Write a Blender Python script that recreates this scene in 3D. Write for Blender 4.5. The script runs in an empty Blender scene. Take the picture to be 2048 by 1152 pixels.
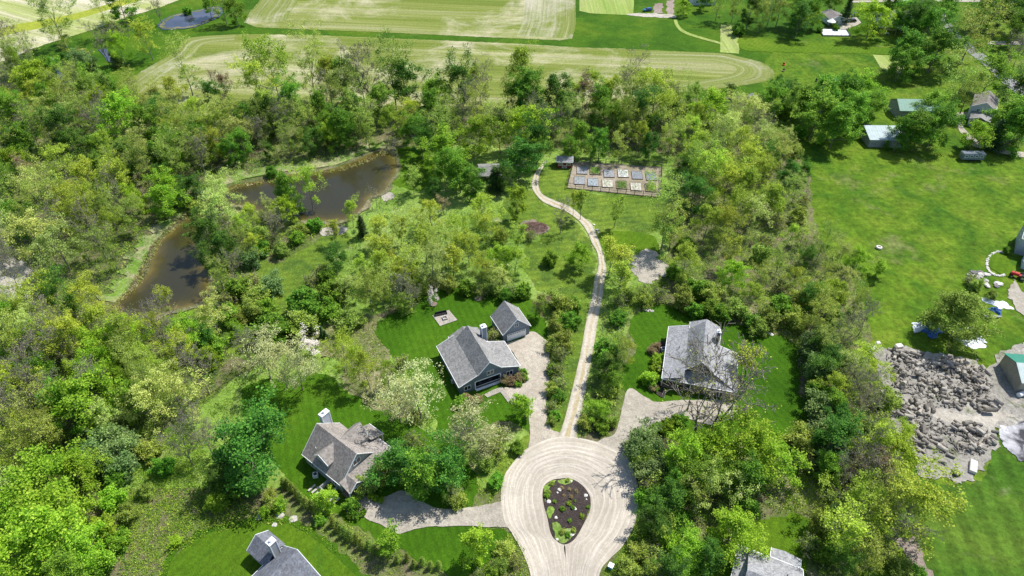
import bpy, bmesh, math, random
import numpy as np
from mathutils import Vector
from mathutils.geometry import tessellate_polygon
R = math.radians
scene = bpy.context.scene
C = scene.collection
rng = np.random.default_rng(7)
random.seed(7)

# ------------------------------------------------------------------ camera, sky, sun
CAMH, FPX, PITCH = 120.0, 1365.0, R(41)
cam = bpy.data.cameras.new('camera'); camo = bpy.data.objects.new('camera', cam); C.objects.link(camo)
cam.sensor_width = 36; cam.lens = 24; cam.clip_start = 1; cam.clip_end = 6000
camo.location = (0, 0, CAMH); camo.rotation_euler = (R(90) - PITCH, 0, 0)
scene.camera = camo
SUN_AZ, SUN_EL = R(37), R(57)
world = bpy.data.worlds.new('World'); scene.world = world; world.use_nodes = True
wn = world.node_tree; bg = wn.nodes['Background']
sky = wn.nodes.new('ShaderNodeTexSky'); sky.sky_type = 'NISHITA'; sky.sun_disc = False
sky.sun_elevation = SUN_EL; sky.sun_rotation = R(90) - SUN_AZ
wn.links.new(sky.outputs[0], bg.inputs[0]); bg.inputs[1].default_value = 0.13
sl = bpy.data.lights.new('sun', 'SUN'); sl.energy = 4.8; sl.angle = R(0.5); sl.color = (1, 0.955, 0.88)
so = bpy.data.objects.new('sun', sl); C.objects.link(so)
so.rotation_euler = Vector((math.cos(SUN_EL)*math.cos(SUN_AZ), math.cos(SUN_EL)*math.sin(SUN_AZ), math.sin(SUN_EL))).to_track_quat('Z', 'Y').to_euler()
scene.view_settings.view_transform = 'Standard'; scene.view_settings.look = 'None'
scene.view_settings.exposure = 0.38; scene.view_settings.gamma = 1
scene.render.resolution_x = 1024; scene.render.resolution_y = 576

# ------------------------------------------------------------------ survey helpers: photo point + height -> metres
SP, CP = math.sin(PITCH), math.cos(PITCH)
def U(px, py, z=0.0):
    v = (py - 576) / FPX; Z = (CAMH - z) / (SP + v*CP)
    return ((px - 1024) * Z / FPX, Z * (CP - v*SP))
def cr(pts, closed=True, n=6):
    P = np.array(pts, float); m = len(P); out = []
    rngi = range(m) if closed else range(m-1)
    for i in rngi:
        if closed: a, b, c, d = P[(i-1) % m], P[i], P[(i+1) % m], P[(i+2) % m]
        else: a, b, c, d = P[max(i-1, 0)], P[i], P[i+1], P[min(i+2, m-1)]
        for k in range(n):
            t = k/n
            out.append(0.5*((2*b) + (c-a)*t + (2*a-5*b+4*c-d)*t*t + (3*b-a-3*c+d)*t**3))
    if not closed: out.append(P[-1])
    return np.array(out)
def ground_pts(px, z=0.0): return np.array([U(a, b, z) for a, b in px])
def inside(P, poly):
    x, y = P[:, 0], P[:, 1]; r = np.zeros(len(P), bool); n = len(poly)
    for i in range(n):
        x0, y0 = poly[i]; x1, y1 = poly[(i+1) % n]
        if y0 == y1: continue
        c = ((y0 > y) != (y1 > y)) & (x < (x1-x0)*(y-y0)/(y1-y0)+x0)
        r ^= c
    return r
def sample(polypx, n, rg=None):
    rg = rg or rng
    poly = ground_pts(polypx); a, b = poly.min(0), poly.max(0); out = np.zeros((0, 2))
    while len(out) < n:
        q = rg.uniform(a, b, (n*3, 2)); out = np.vstack([out, q[inside(q, poly)]])
    return out[:n]

# ------------------------------------------------------------------ materials
class NT:
    def __init__(s, name):
        s.m = bpy.data.materials.new(name); s.m.use_nodes = True; s.t = s.m.node_tree; s.t.nodes.clear()
        s.out = s.n('OutputMaterial')
    def n(s, ty, **kw):
        d = s.t.nodes.new('ShaderNode' + ty)
        for k, v in kw.items(): setattr(d, k, v)
        return d
    def l(s, a, b): s.t.links.new(a, b)
    def put(s, inp, v):
        if hasattr(v, 'is_linked') or isinstance(v, bpy.types.NodeSocket): s.l(v, inp)
        else: inp.default_value = v
    def coord(s): 
        return s.n('TexCoord').outputs['Object']
    def map(s, vec, scale=(1, 1, 1), rot=0):
        m = s.n('Mapping'); s.l(vec, m.inputs[0]); m.inputs['Scale'].default_value = scale; m.inputs['Rotation'].default_value = (0, 0, rot); return m.outputs[0]
    def rotmap(s, vec, rot, scale):       # rotate first, then scale
        return s.map(s.map(vec, (1, 1, 1), rot), scale)
    def noise(s, vec, sc, det=4, rough=.55, dist=0):
        d = s.n('TexNoise'); s.l(vec, d.inputs['Vector']); d.inputs['Scale'].default_value = sc; d.inputs['Detail'].default_value = det
        d.inputs['Roughness'].default_value = rough; d.inputs['Distortion'].default_value = dist; return d.outputs['Fac']
    def ramp(s, fac, stops, interp='LINEAR'):
        d = s.n('ValToRGB'); d.color_ramp.interpolation = interp; e = d.color_ramp.elements
        while len(e) > 1: e.remove(e[-1])
        e[0].position = stops[0][0]; e[0].color = c4(stops[0][1])
        for p, c in stops[1:]:
            x = e.new(p); x.color = c4(c)
        s.l(fac, d.inputs[0]); return d.outputs[0]
    def mix(s, f, a, b, mode='MIX'):
        d = s.n('MixRGB', blend_type=mode); s.put(d.inputs[0], f); s.put(d.inputs[1], a if not isinstance(a, tuple) else c4(a)); s.put(d.inputs[2], b if not isinstance(b, tuple) else c4(b)); return d.outputs[0]
    def math(s, op, a, b=0.0, c=None):
        d = s.n('Math', operation=op); s.put(d.inputs[0], a); s.put(d.inputs[1], b)
        if c is not None: s.put(d.inputs[2], c)
        return d.outputs[0]
    def bump(s, h, st=.5, dist=.1):
        d = s.n('Bump'); d.inputs['Strength'].default_value = st; d.inputs['Distance'].default_value = dist; s.l(h, d.inputs['Height']); return d.outputs[0]
    def bsdf(s, col, rough=.8, bump=None, metal=0, spec=.3):
        d = s.n('BsdfPrincipled'); s.put(d.inputs['Base Color'], c4(col) if isinstance(col, tuple) else col)
        s.put(d.inputs['Roughness'], rough); d.inputs['Metallic'].default_value = metal; d.inputs['Specular IOR Level'].default_value = spec
        if bump is not None: s.l(bump, d.inputs['Normal'])
        return d.outputs[0]
    def fin(s, sh): s.l(sh, s.out.inputs[0]); return s.m
def c4(c): return (c[0], c[1], c[2], 1.0) if len(c) == 3 else c
def V(x): return (x, x, x)

def ground_mat(name, big, mid=None, speck=None, fine=(.62, 1.35), fs=1.6, stripe=None, bigscale=.035, midscale=.16, midrange=(.45, .62), bs=.9, speckrange=(.6, .66), speckscale=1.1):
    """big: list of ramp stops over broad noise; mid: colour of patches; speck: colour of small flecks"""
    t = NT(name); co = t.coord()
    col = t.ramp(t.noise(co, bigscale, 5, .6, .4), big)
    if mid: col = t.mix(t.ramp(t.noise(t.map(co, (1, 1, 1), 1.1), midscale, 6, .68, .6), [(midrange[0], V(0)), (midrange[1], V(1))]), col, mid)
    if speck: col = t.mix(t.ramp(t.noise(co, speckscale, 5, .7), [(speckrange[0], V(0)), (speckrange[1], V(1))]), col, speck)
    if stripe:
        ang, wid, amt = stripe
        sep = t.n('SeparateXYZ'); t.l(t.map(co, (1, 1, 1), ang), sep.inputs[0])
        sn = t.math('SINE', t.math('ADD', t.math('MULTIPLY', sep.outputs[0], 2*math.pi/wid), t.math('MULTIPLY', t.noise(co, .15, 2), 3.0)))
        col = t.mix(1.0, col, t.ramp(t.math('MULTIPLY_ADD', sn, .5, .5), [(.25, V(1-amt)), (.75, V(1+amt))]), 'MULTIPLY')
    f = t.noise(co, fs, 8, .75)
    f2 = t.noise(t.map(co, (1, 1.0, 1)), fs*.28, 6, .7)
    col = t.mix(1.0, col, t.ramp(f, [(.3, V(fine[0])), (.7, V(fine[1]))]), 'MULTIPLY')
    col = t.mix(1.0, col, t.ramp(f2, [(.3, V(.8)), (.7, V(1.2))]), 'MULTIPLY')
    return t.fin(t.bsdf(col, .95, t.bump(f, bs, .35), spec=.1))
M = {}
M['wood_floor'] = ground_mat('woodland_floor', [(.35, (.065, .095, .022)), (.5, (.115, .165, .035)), (.65, (.17, .21, .06))], (.17, .15, .09), (.20, .18, .13), fine=(.4, 1.5), fs=1.2, bs=1)
M['rough'] = ground_mat('rough_meadow_grass', [(.35, (.11, .20, .028)), (.5, (.18, .29, .05)), (.65, (.26, .35, .09))], (.28, .30, .14), (.31, .33, .15), fine=(.5, 1.45), fs=1.3, midrange=(.54, .7), bs=1)
M['brush'] = ground_mat('dry_brush_ground', [(.35, (.13, .15, .055)), (.5, (.23, .22, .11)), (.65, (.31, .28, .18))], (.12, .15, .045), (.42, .37, .28), fine=(.4, 1.45), fs=1.2, bs=1)
M['pasture'] = ground_mat('pasture_grass', [(.33, (.042, .11, .008)), (.5, (.082, .155, .010)), (.7, (.135, .20, .018))], (.18, .19, .07), None, fine=(.42, 1.5), fs=.55, midrange=(.55, .74), midscale=.05, bigscale=.08)
M['pasture_dark'] = ground_mat('dark_pasture_grass', [(.33, (.025, .08, .004)), (.5, (.048, .12, .006)), (.68, (.09, .155, .01))], (.15, .17, .05), None, fine=(.7, 1.25), fs=.9, midrange=(.6, .8), midscale=.04)
M['mown_meadow'] = ground_mat('striped_meadow_grass', [(.33, (.03, .085, .008)), (.5, (.055, .125, .012)), (.68, (.10, .16, .02))], (.26, .24, .15), None, fine=(.5, 1.45), fs=.8, midrange=(.60, .78), midscale=.05, stripe=(R(10), 4.2, .13))
M['lawn_dark'] = ground_mat('dark_lawn_grass', [(.3, (.032, .094, .004)), (.55, (.053, .135, .006)), (.75, (.085, .165, .010))], None, None, fine=(.72, 1.25), fs=2.2, stripe=(R(-20), 1.6, .06))
M['lawn'] = ground_mat('bright_lawn_grass', [(.3, (.055, .13, .006)), (.55, (.09, .17, .009)), (.75, (.14, .21, .016))], (.06, .14, .01), None, fine=(.7, 1.25), fs=2.0, stripe=(R(35), 1.7, .05), midrange=(.55, .7))
M['lawn_olive'] = ground_mat('olive_lawn_grass', [(.3, (.085, .155, .015)), (.55, (.14, .215, .025)), (.75, (.20, .26, .045))], (.07, .13, .02), (.25, .27, .08), fine=(.65, 1.3), fs=1.8, stripe=(R(80), 2.4, .07))
M['bankgrass'] = ground_mat('pond_bank_grass', [(.3, (.10, .20, .03)), (.55, (.17, .28, .045)), (.75, (.25, .33, .08))], (.30, .29, .16), (.40, .36, .25), fine=(.55, 1.4), fs=1.6)
M['reeds'] = ground_mat('shore_reeds', [(.3, (.10, .11, .05)), (.55, (.22, .20, .12)), (.75, (.34, .30, .20))], (.08, .12, .03), None, fine=(.35, 1.5), fs=1.5)
M['sand'] = ground_mat('bare_sand', [(.3, (.34, .31, .26)), (.6, (.46, .43, .37)), (.8, (.55, .52, .46))], (.28, .26, .20), None, fine=(.75, 1.15), fs=1.5, midrange=(.55, .7))
M['yarddirt'] = ground_mat('log_yard_dirt', [(.3, (.24, .23, .20)), (.5, (.34, .325, .29)), (.7, (.46, .43, .37))], (.12, .15, .05), (.10, .09, .075), fine=(.5, 1.3), fs=1.4, midrange=(.56, .68), midscale=.22)
M['concrete'] = ground_mat('stained_concrete', [(.38, (.07, .07, .08)), (.47, (.32, .32, .34)), (.62, (.62, .62, .64))], None, None, fine=(.75, 1.15), fs=1.2, bigscale=.22)
M['gravel'] = ground_mat('drive_gravel', [(.3, (.36, .33, .275)), (.55, (.43, .395, .335)), (.75, (.49, .455, .39))], None, (.28, .245, .20), fine=(.74, 1.2), fs=2.6, bigscale=.12, speckscale=2.2, speckrange=(.58, .72))
M['gravel_pink'] = ground_mat('pinkish_gravel', [(.3, (.39, .345, .28)), (.55, (.46, .415, .345)), (.75, (.51, .465, .39))], None, (.33, .26, .2), fine=(.78, 1.18), fs=2.6, bigscale=.12, speckscale=2.2, speckrange=(.6, .72))
M['mulch'] = ground_mat('dark_mulch', [(.3, (.035, .028, .026)), (.6, (.062, .05, .046)), (.8, (.09, .073, .066))], None, (.11, .09, .075), fine=(.5, 1.5), fs=2.5, speckscale=2.4)
M['mulch_pale'] = ground_mat('pale_wood_chips', [(.3, (.20, .16, .13)), (.6, (.30, .25, .21)), (.8, (.38, .33, .28))], None, (.10, .08, .06), fine=(.6, 1.3), fs=2.5, speckscale=2)
M['soil'] = ground_mat('garden_soil', [(.3, (.28, .24, .18)), (.6, (.36, .31, .245)), (.8, (.42, .37, .30))], (.24, .22, .14), None, fine=(.65, 1.25), fs=2)
M['asphalt'] = ground_mat('grey_asphalt', [(.3, (.22, .22, .23)), (.6, (.28, .28, .29)), (.8, (.34, .34, .35))], None, None, fine=(.85, 1.12), fs=1.2)
M['paving'] = ground_mat('stone_paving', [(.3, (.33, .30, .26)), (.6, (.42, .39, .34)), (.8, (.48, .45, .40))], None, (.24, .22, .19), fine=(.75, 1.15), fs=2.4, speckscale=1.6)

def field_mat(name, ang, cols, bare, uv=False):
    t = NT(name)
    if uv: co = t.n('UVMap').outputs[0]; st = t.map(co, (.012, .75, 1)); st2 = t.map(co, (.004, .28, 1))
    else: co = t.coord(); st = t.rotmap(co, ang, (.012, .85, 1)); st2 = t.rotmap(co, ang, (.0035, .085, 1))
    wc = t.n('NewGeometry').outputs['Position']
    a = t.noise(st, 1.0, 6, .7); b = t.noise(st2, 1.0, 5, .65, .3); g = t.noise(wc, 1.1, 6, .75); h = t.noise(wc, .022, 6, .7, .5)
    col = t.ramp(b, cols)
    col = t.mix(t.ramp(h, [(.5, V(0)), (.66, V(.85))]), col, bare)
    col = t.mix(1.0, col, t.ramp(a, [(.28, V(.70)), (.72, V(1.32))]), 'MULTIPLY')
    col = t.mix(1.0, col, t.ramp(g, [(.3, V(.74)), (.7, V(1.26))]), 'MULTIPLY')
    return t.fin(t.bsdf(col, .95, t.bump(g, .7, .2), spec=.1))
_a, _b = U(470, 68), U(1476, 112)
FA = math.atan2(_b[1]-_a[1], _b[0]-_a[0])
fcols = [(.3, (.095, .135, .022)), (.45, (.14, .18, .032)), (.56, (.19, .22, .06)), (.72, (.33, .32, .19))]
M['field'] = field_mat('planted_field', -FA, fcols, (.43, .40, .27))
M['field_band'] = field_mat('planted_field_headland', 0, [(.34, (.13, .175, .035)), (.52, (.18, .21, .06)), (.7, (.42, .41, .30))], (.40, .38, .29), uv=True)
M['field_left'] = field_mat('pale_field', R(-28)*-1, [(.3, (.22, .28, .08)), (.45, (.30, .34, .12)), (.58, (.42, .40, .27)), (.7, (.56, .51, .41))], (.55, .50, .40))
M['mown'] = field_mat('mown_strip_grass', R(90), [(.3, (.16, .25, .05)), (.5, (.24, .31, .08)), (.7, (.32, .35, .14))], (.30, .31, .15))
M['yellowgrass'] = ground_mat('yellow_grass', [(.3, (.22, .28, .03)), (.6, (.29, .33, .04)), (.8, (.34, .36, .06))])
# loft road: streaks follow the wheels
t = NT('wheel_worn_gravel'); uv = t.n('UVMap').outputs[0]; wc = t.n('NewGeometry').outputs['Position']
g = t.noise(wc, 2.2, 7, .72)
n1 = t.noise(t.map(uv, (.03, .8, 1)), 1, 6, .62, .6); n2 = t.noise(t.map(t.map(uv, (1, 1, 1), .075), (.035, 1.3, 1)), 1, 4, .55, .2); n3 = t.noise(t.map(t.map(uv, (1, 1, 1), -.09), (.035, 1.2, 1)), 1, 4, .55, .2)
b = t.noise(wc, .13, 4, .6, .5)
col = t.ramp(n1, [(.34, (.36, .32, .26)), (.5, (.40, .36, .30)), (.66, (.44, .40, .335))])
for q in (n2, n3): col = t.mix(t.ramp(q, [(.54, V(0)), (.59, V(.6)), (.66, V(.1))]), col, (.58, .54, .475))
col = t.mix(1.0, col, t.ramp(b, [(.3, V(.85)), (.7, V(1.15))]), 'MULTIPLY')
col = t.mix(1.0, col, t.ramp(g, [(.3, V(.84)), (.7, V(1.14))]), 'MULTIPLY')
M['roadloft'] = t.fin(t.bsdf(col, .95, t.bump(g, .5, .1), spec=.1))
# two-rut lane
t = NT('two_rut_gravel_lane'); uv = t.n('UVMap').outputs[0]; wc = t.n('NewGeometry').outputs['Position']; sp = t.n('SeparateXYZ'); t.l(uv, sp.inputs[0])
wob = t.math('ADD', sp.outputs[1], t.math('MULTIPLY', t.math('SUBTRACT', t.noise(wc, .35, 4), .5), .35))
col = t.ramp(wob, [(0, (.28, .27, .15)), (.13, (.40, .37, .31)), (.3, (.50, .47, .41)), (.42, (.40, .33, .20)), (.58, (.38, .32, .18)), (.7, (.50, .47, .41)), (.87, (.40, .37, .31)), (1, (.26, .26, .13))])
g = t.noise(wc, 1.7, 7, .75)
col = t.mix(t.ramp(t.noise(wc, .12, 4), [(.45, V(0)), (.6, V(.55))]), col, (.50, .45, .37))
col = t.mix(1.0, col, t.ramp(g, [(.3, V(.72)), (.7, V(1.2))]), 'MULTIPLY')
M['lane'] = t.fin(t.bsdf(col, .95, t.bump(g, .7, .12), spec=.1))
# water
t = NT('pond_water'); at = t.n('Attribute', attribute_name='shore').outputs['Fac']; wc = t.n('NewGeometry').outputs['Position']
nz = t.noise(wc, .25, 5, .6)
d = t.math('ADD', at, t.math('MULTIPLY', t.math('SUBTRACT', nz, .5), .55))
col = t.ramp(d, [(0, (.13, .105, .03)), (.2, (.075, .062, .018)), (.5, (.043, .039, .015)), (1, (.034, .033, .018))])
M['water'] = t.fin(t.bsdf(col, .1, t.bump(t.noise(wc, 1.6, 4), .2, .06), spec=.35))
t = NT('blue_pond_water'); wc = t.n('NewGeometry').outputs['Position']
M['water_blue'] = t.fin(t.bsdf(t.ramp(t.noise(wc, .08, 3), [(.35, (.035, .045, .075)), (.65, (.07, .08, .12))]), .1, t.bump(t.noise(wc, 1.5, 3), .15, .05), spec=.5))

def plain(name, col, rough=.6, metal=0, var=.12, sc=3.0, spec=.3):
    t = NT(name); co = t.coord(); n = t.noise(co, sc, 5, .65)
    c = t.mix(1.0, col, t.ramp(n, [(.3, V(1-var)), (.7, V(1+var))]), 'MULTIPLY')
    return t.fin(t.bsdf(c, rough, metal=metal, spec=spec))
def shingle(name, col):
    t = NT(name); co = t.coord()
    n = t.noise(co, 2.6, 6, .8); v = t.n('TexVoronoi'); t.l(t.map(co, (1, 1, 1)), v.inputs['Vector']); v.inputs['Scale'].default_value = 3.2
    vc = t.n('RGBToBW'); t.l(v.outputs['Color'], vc.inputs[0])
    c = t.mix(1.0, col, t.ramp(n, [(.32, V(.78)), (.68, V(1.24))]), 'MULTIPLY')
    c = t.mix(1.0, c, t.ramp(vc.outputs[0], [(.2, V(.78)), (.8, V(1.22))]), 'MULTIPLY')
    c = t.mix(1.0, c, t.ramp(t.noise(co, .35, 3), [(.35, V(.9)), (.65, V(1.1))]), 'MULTIPLY')
    return t.fin(t.bsdf(c, .9, t.bump(n, .5, .05), spec=.15))
def siding(name, col, vertical=False, per=.2):
    t = NT(name); co = t.coord(); sp = t.n('SeparateXYZ'); t.l(co, sp.inputs[0])
    ax = t.math('ADD', sp.outputs[0], sp.outputs[1]) if vertical else sp.outputs[2]
    fr = t.math('FRACT', t.math('DIVIDE', ax, per*(2 if vertical else 1)))
    c = t.mix(1.0, col, t.ramp(fr, [(.0, V(.72)), (.12, V(1.0)), (1, V(1.06))]), 'MULTIPLY')
    c = t.mix(1.0, c, t.ramp(t.noise(co, 1.3, 5), [(.3, V(.92)), (.7, V(1.08))]), 'MULTIPLY')
    return t.fin(t.bsdf(c, .6, t.bump(fr, .4, .03), spec=.3))
def ribbed(name, col, rough=.4, per=.45, metal=.3, ang=0.0):
    t = NT(name); co = t.map(t.coord(), (1, 1, 1), ang); sp = t.n('SeparateXYZ'); t.l(co, sp.inputs[0])
    fr = t.math('FRACT', t.math('DIVIDE', sp.outputs[0], per))
    c = t.mix(1.0, col, t.ramp(fr, [(.0, V(.7)), (.15, V(1.08)), (1, V(.97))]), 'MULTIPLY')
    c = t.mix(1.0, c, t.ramp(t.noise(co, .8, 5), [(.3, V(.86)), (.7, V(1.12))]), 'MULTIPLY')
    return t.fin(t.bsdf(c, rough, t.bump(fr, .4, .04), metal=metal))
M['sh_grey'] = shingle('grey_shingles', (.235, .233, .228)); M['sh_brown'] = shingle('taupe_shingles', (.255, .232, .212)); M['sh_dark'] = shingle('slate_grey_shingles', (.15, .16, .185))
M['sh_white'] = shingle('light_grey_shingles', (.265, .27, .28)); M['sh_old'] = shingle('brown_grey_shingles', (.20, .185, .175))
M['blue_siding'] = siding('blue_grey_siding', (.145, .175, .215)); M['blue_batten'] = siding('blue_board_and_batten', (.20, .25, .31), True, .3)
M['pale_siding'] = siding('pale_grey_siding', (.36, .38, .38)); M['dark_siding'] = siding('dark_brown_siding', (.075, .065, .06)); M['white_siding'] = siding('white_siding', (.55, .60, .66))
M['red_siding'] = siding('dark_red_boards', (.24, .035, .03), True, .15); M['tan_metal'] = ribbed('tan_metal_wall', (.36, .33, .27), .6, .3, 0)
M['grey_siding'] = siding('grey_blue_siding', (.33, .37, .42))
M['trim'] = plain('white_trim', (.78, .79, .80), .5, var=.05); M['glass'] = plain('dark_window_glass', (.02, .025, .03), .08, var=.1, spec=.8)
M['door_white'] = siding('white_panel_door', (.80, .81, .82), False, .55); M['stone'] = plain('pale_stone', (.42, .40, .37), .9, var=.3, sc=2); M['rock'] = plain('white_boulder', (.62, .59, .55), .9, var=.2, sc=3)
M['darkrock'] = plain('grey_boulder', (.20, .19, .18), .9, var=.35, sc=3)
M['black'] = plain('black_paint', (.02, .02, .022), .4); M['charcoal'] = plain('charcoal', (.05, .05, .055), .6); M['wood'] = plain('weathered_wood', (.22, .17, .12), .85, var=.25); M['post'] = plain('dark_fence_post', (.05, .045, .04), .9)
M['green_metal'] = ribbed('green_metal_roof', (.03, .20, .14), .6, .45, 0); M['green_pale'] = ribbed('pale_green_metal_roof', (.15, .30, .24), .6, .9, 0); M['white_and_glare_metal'] = ribbed('white_and_glare_metal_roof', (.42, .50, .49), .6, .45, 0)  # white one: annex's own white, and glare painted over the barn's green
M['steel_blue'] = ribbed('pale_blue_metal_roof', (.34, .43, .46), .6, .9, 0); M['grey_wall'] = plain('grey_planks', (.26, .27, .27), .9, var=.35, sc=1.2)
M['blue_tarp'] = plain('blue_tarp', (.04, .12, .32), .45, var=.3, sc=2); M['white_tarp'] = plain('white_tarp', (.66, .69, .74), .5, var=.22, sc=1.6); M['red_paint'] = plain('red_paint', (.45, .02, .025), .35)
M['blue_paint'] = plain('blue_paint', (.03, .12, .30), .3); M['car_dark'] = plain('dark_car_paint', (.015, .02, .03), .2, var=.05, spec=.6); M['rubber'] = plain('tyre_rubber', (.02, .02, .02), .8); M['car_grey'] = plain('grey_car_paint', (.16, .19, .23), .25, var=.05, spec=.6)
M['hub'] = plain('steel_rim', (.45, .45, .46), .4, metal=.6); M['lamp'] = plain('headlight_lens', (.7, .7, .7), .15); M['copper'] = plain('tan_wood', (.45, .33, .18), .8)
M['cyan_paint'] = plain('bright_blue_plastic', (.06, .33, .55), .35)
t = NT('bark'); co = t.coord(); n = t.noise(t.map(co, (3, 3, .6)), 2, 5, .7)
M['bark'] = t.fin(t.bsdf(t.ramp(n, [(.3, (.10, .088, .075)), (.7, (.29, .265, .235))]), .95, spec=.1))
t = NT('grey_twigs'); co = t.coord(); n = t.noise(co, 1.2, 4, .7)
M['twig'] = t.fin(t.bsdf(t.ramp(n, [(.3, (.13, .115, .095)), (.7, (.28, .255, .22))]), .95, spec=.1))
t = NT('reddish_twigs'); co = t.coord(); n = t.noise(co, 1.2, 4, .7)
M['twig_red'] = t.fin(t.bsdf(t.ramp(n, [(.3, (.14, .08, .07)), (.7, (.26, .16, .14))]), .95, spec=.1))
t = NT('log_bark'); co = t.coord(); oi = t.n('ObjectInfo').outputs['Random']; n = t.noise(t.map(co, (1, 6, 6)), 1.5, 5, .7)
M['logbark'] = t.fin(t.bsdf(t.mix(1.0, t.ramp(n, [(.3, (.15, .135, .115)), (.7, (.43, .40, .35))]), t.ramp(oi, [(0, V(.5)), (1, V(1.4))]), 'MULTIPLY'), .95, spec=.1))
M['logend'] = plain('cut_wood', (.42, .36, .28), .9, var=.25, sc=4)

def leaf_mat(name, dark, midc, light, trans=.32, objvar=.22):
    t = NT(name); at = t.n('Attribute', attribute_name='rnd').outputs['Fac']; oi = t.n('ObjectInfo').outputs['Random']
    c = t.ramp(at, [(0, dark), (.5, midc), (1, light)])
    hs = t.n('HueSaturation'); t.l(c, hs.inputs['Color']); t.l(t.math('MULTIPLY_ADD', oi, .036, .482), hs.inputs['Hue'])
    t.l(t.math('MULTIPLY_ADD', t.math('FRACT', t.math('MULTIPLY', oi, 7.31)), objvar*2, 1-objvar), hs.inputs['Value']); hs.inputs['Saturation'].default_value = 1
    df = t.bsdf(hs.outputs[0], .75, spec=.2)
    tr = t.n('BsdfTranslucent'); t.l(hs.outputs[0], tr.inputs[0])
    mx = t.n('MixShader'); mx.inputs[0].default_value = trans; t.l(df, mx.inputs[1]); t.l(tr.outputs[0], mx.inputs[2])
    return t.fin(mx.outputs[0])
LM = {
 'G': leaf_mat('green_leaves', (.06, .17, .014), (.17, .37, .03), (.33, .54, .06), .42),
 'D': leaf_mat('dark_green_leaves', (.035, .11, .014), (.09, .225, .026), (.18, .36, .05), .4),
 'Y': leaf_mat('yellow_green_leaves', (.17, .28, .02), (.40, .54, .045), (.66, .76, .13), .45),
 'V': leaf_mat('bright_lime_leaves', (.13, .28, .015), (.31, .52, .03), (.54, .71, .08), .45),
 'O': leaf_mat('olive_leaves', (.13, .22, .025), (.32, .45, .06), (.55, .66, .15), .43),
 'L': leaf_mat('pale_lime_leaves', (.23, .33, .05), (.47, .58, .13), (.72, .79, .28), .43),
 'P': leaf_mat('pale_cream_buds', (.32, .36, .11), (.56, .60, .24), (.78, .80, .44), .38),
 'W': leaf_mat('white_blossom', (.55, .50, .44), (.70, .65, .60), (.80, .77, .73)),
 'C': leaf_mat('conifer_needles', (.035, .085, .022), (.06, .13, .03), (.10, .19, .045), .2),
 'K': leaf_mat('hedge_foliage', (.13, .24, .03), (.25, .37, .055), (.42, .52, .10), .3),
 'E': leaf_mat('grey_green_leaves', (.10, .19, .05), (.19, .31, .09), (.32, .45, .15), .38),
 'R': leaf_mat('russet_buds', (.22, .18, .08), (.34, .27, .13), (.46, .38, .20)),
}
LM['H'] = M['twig_red']

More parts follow.
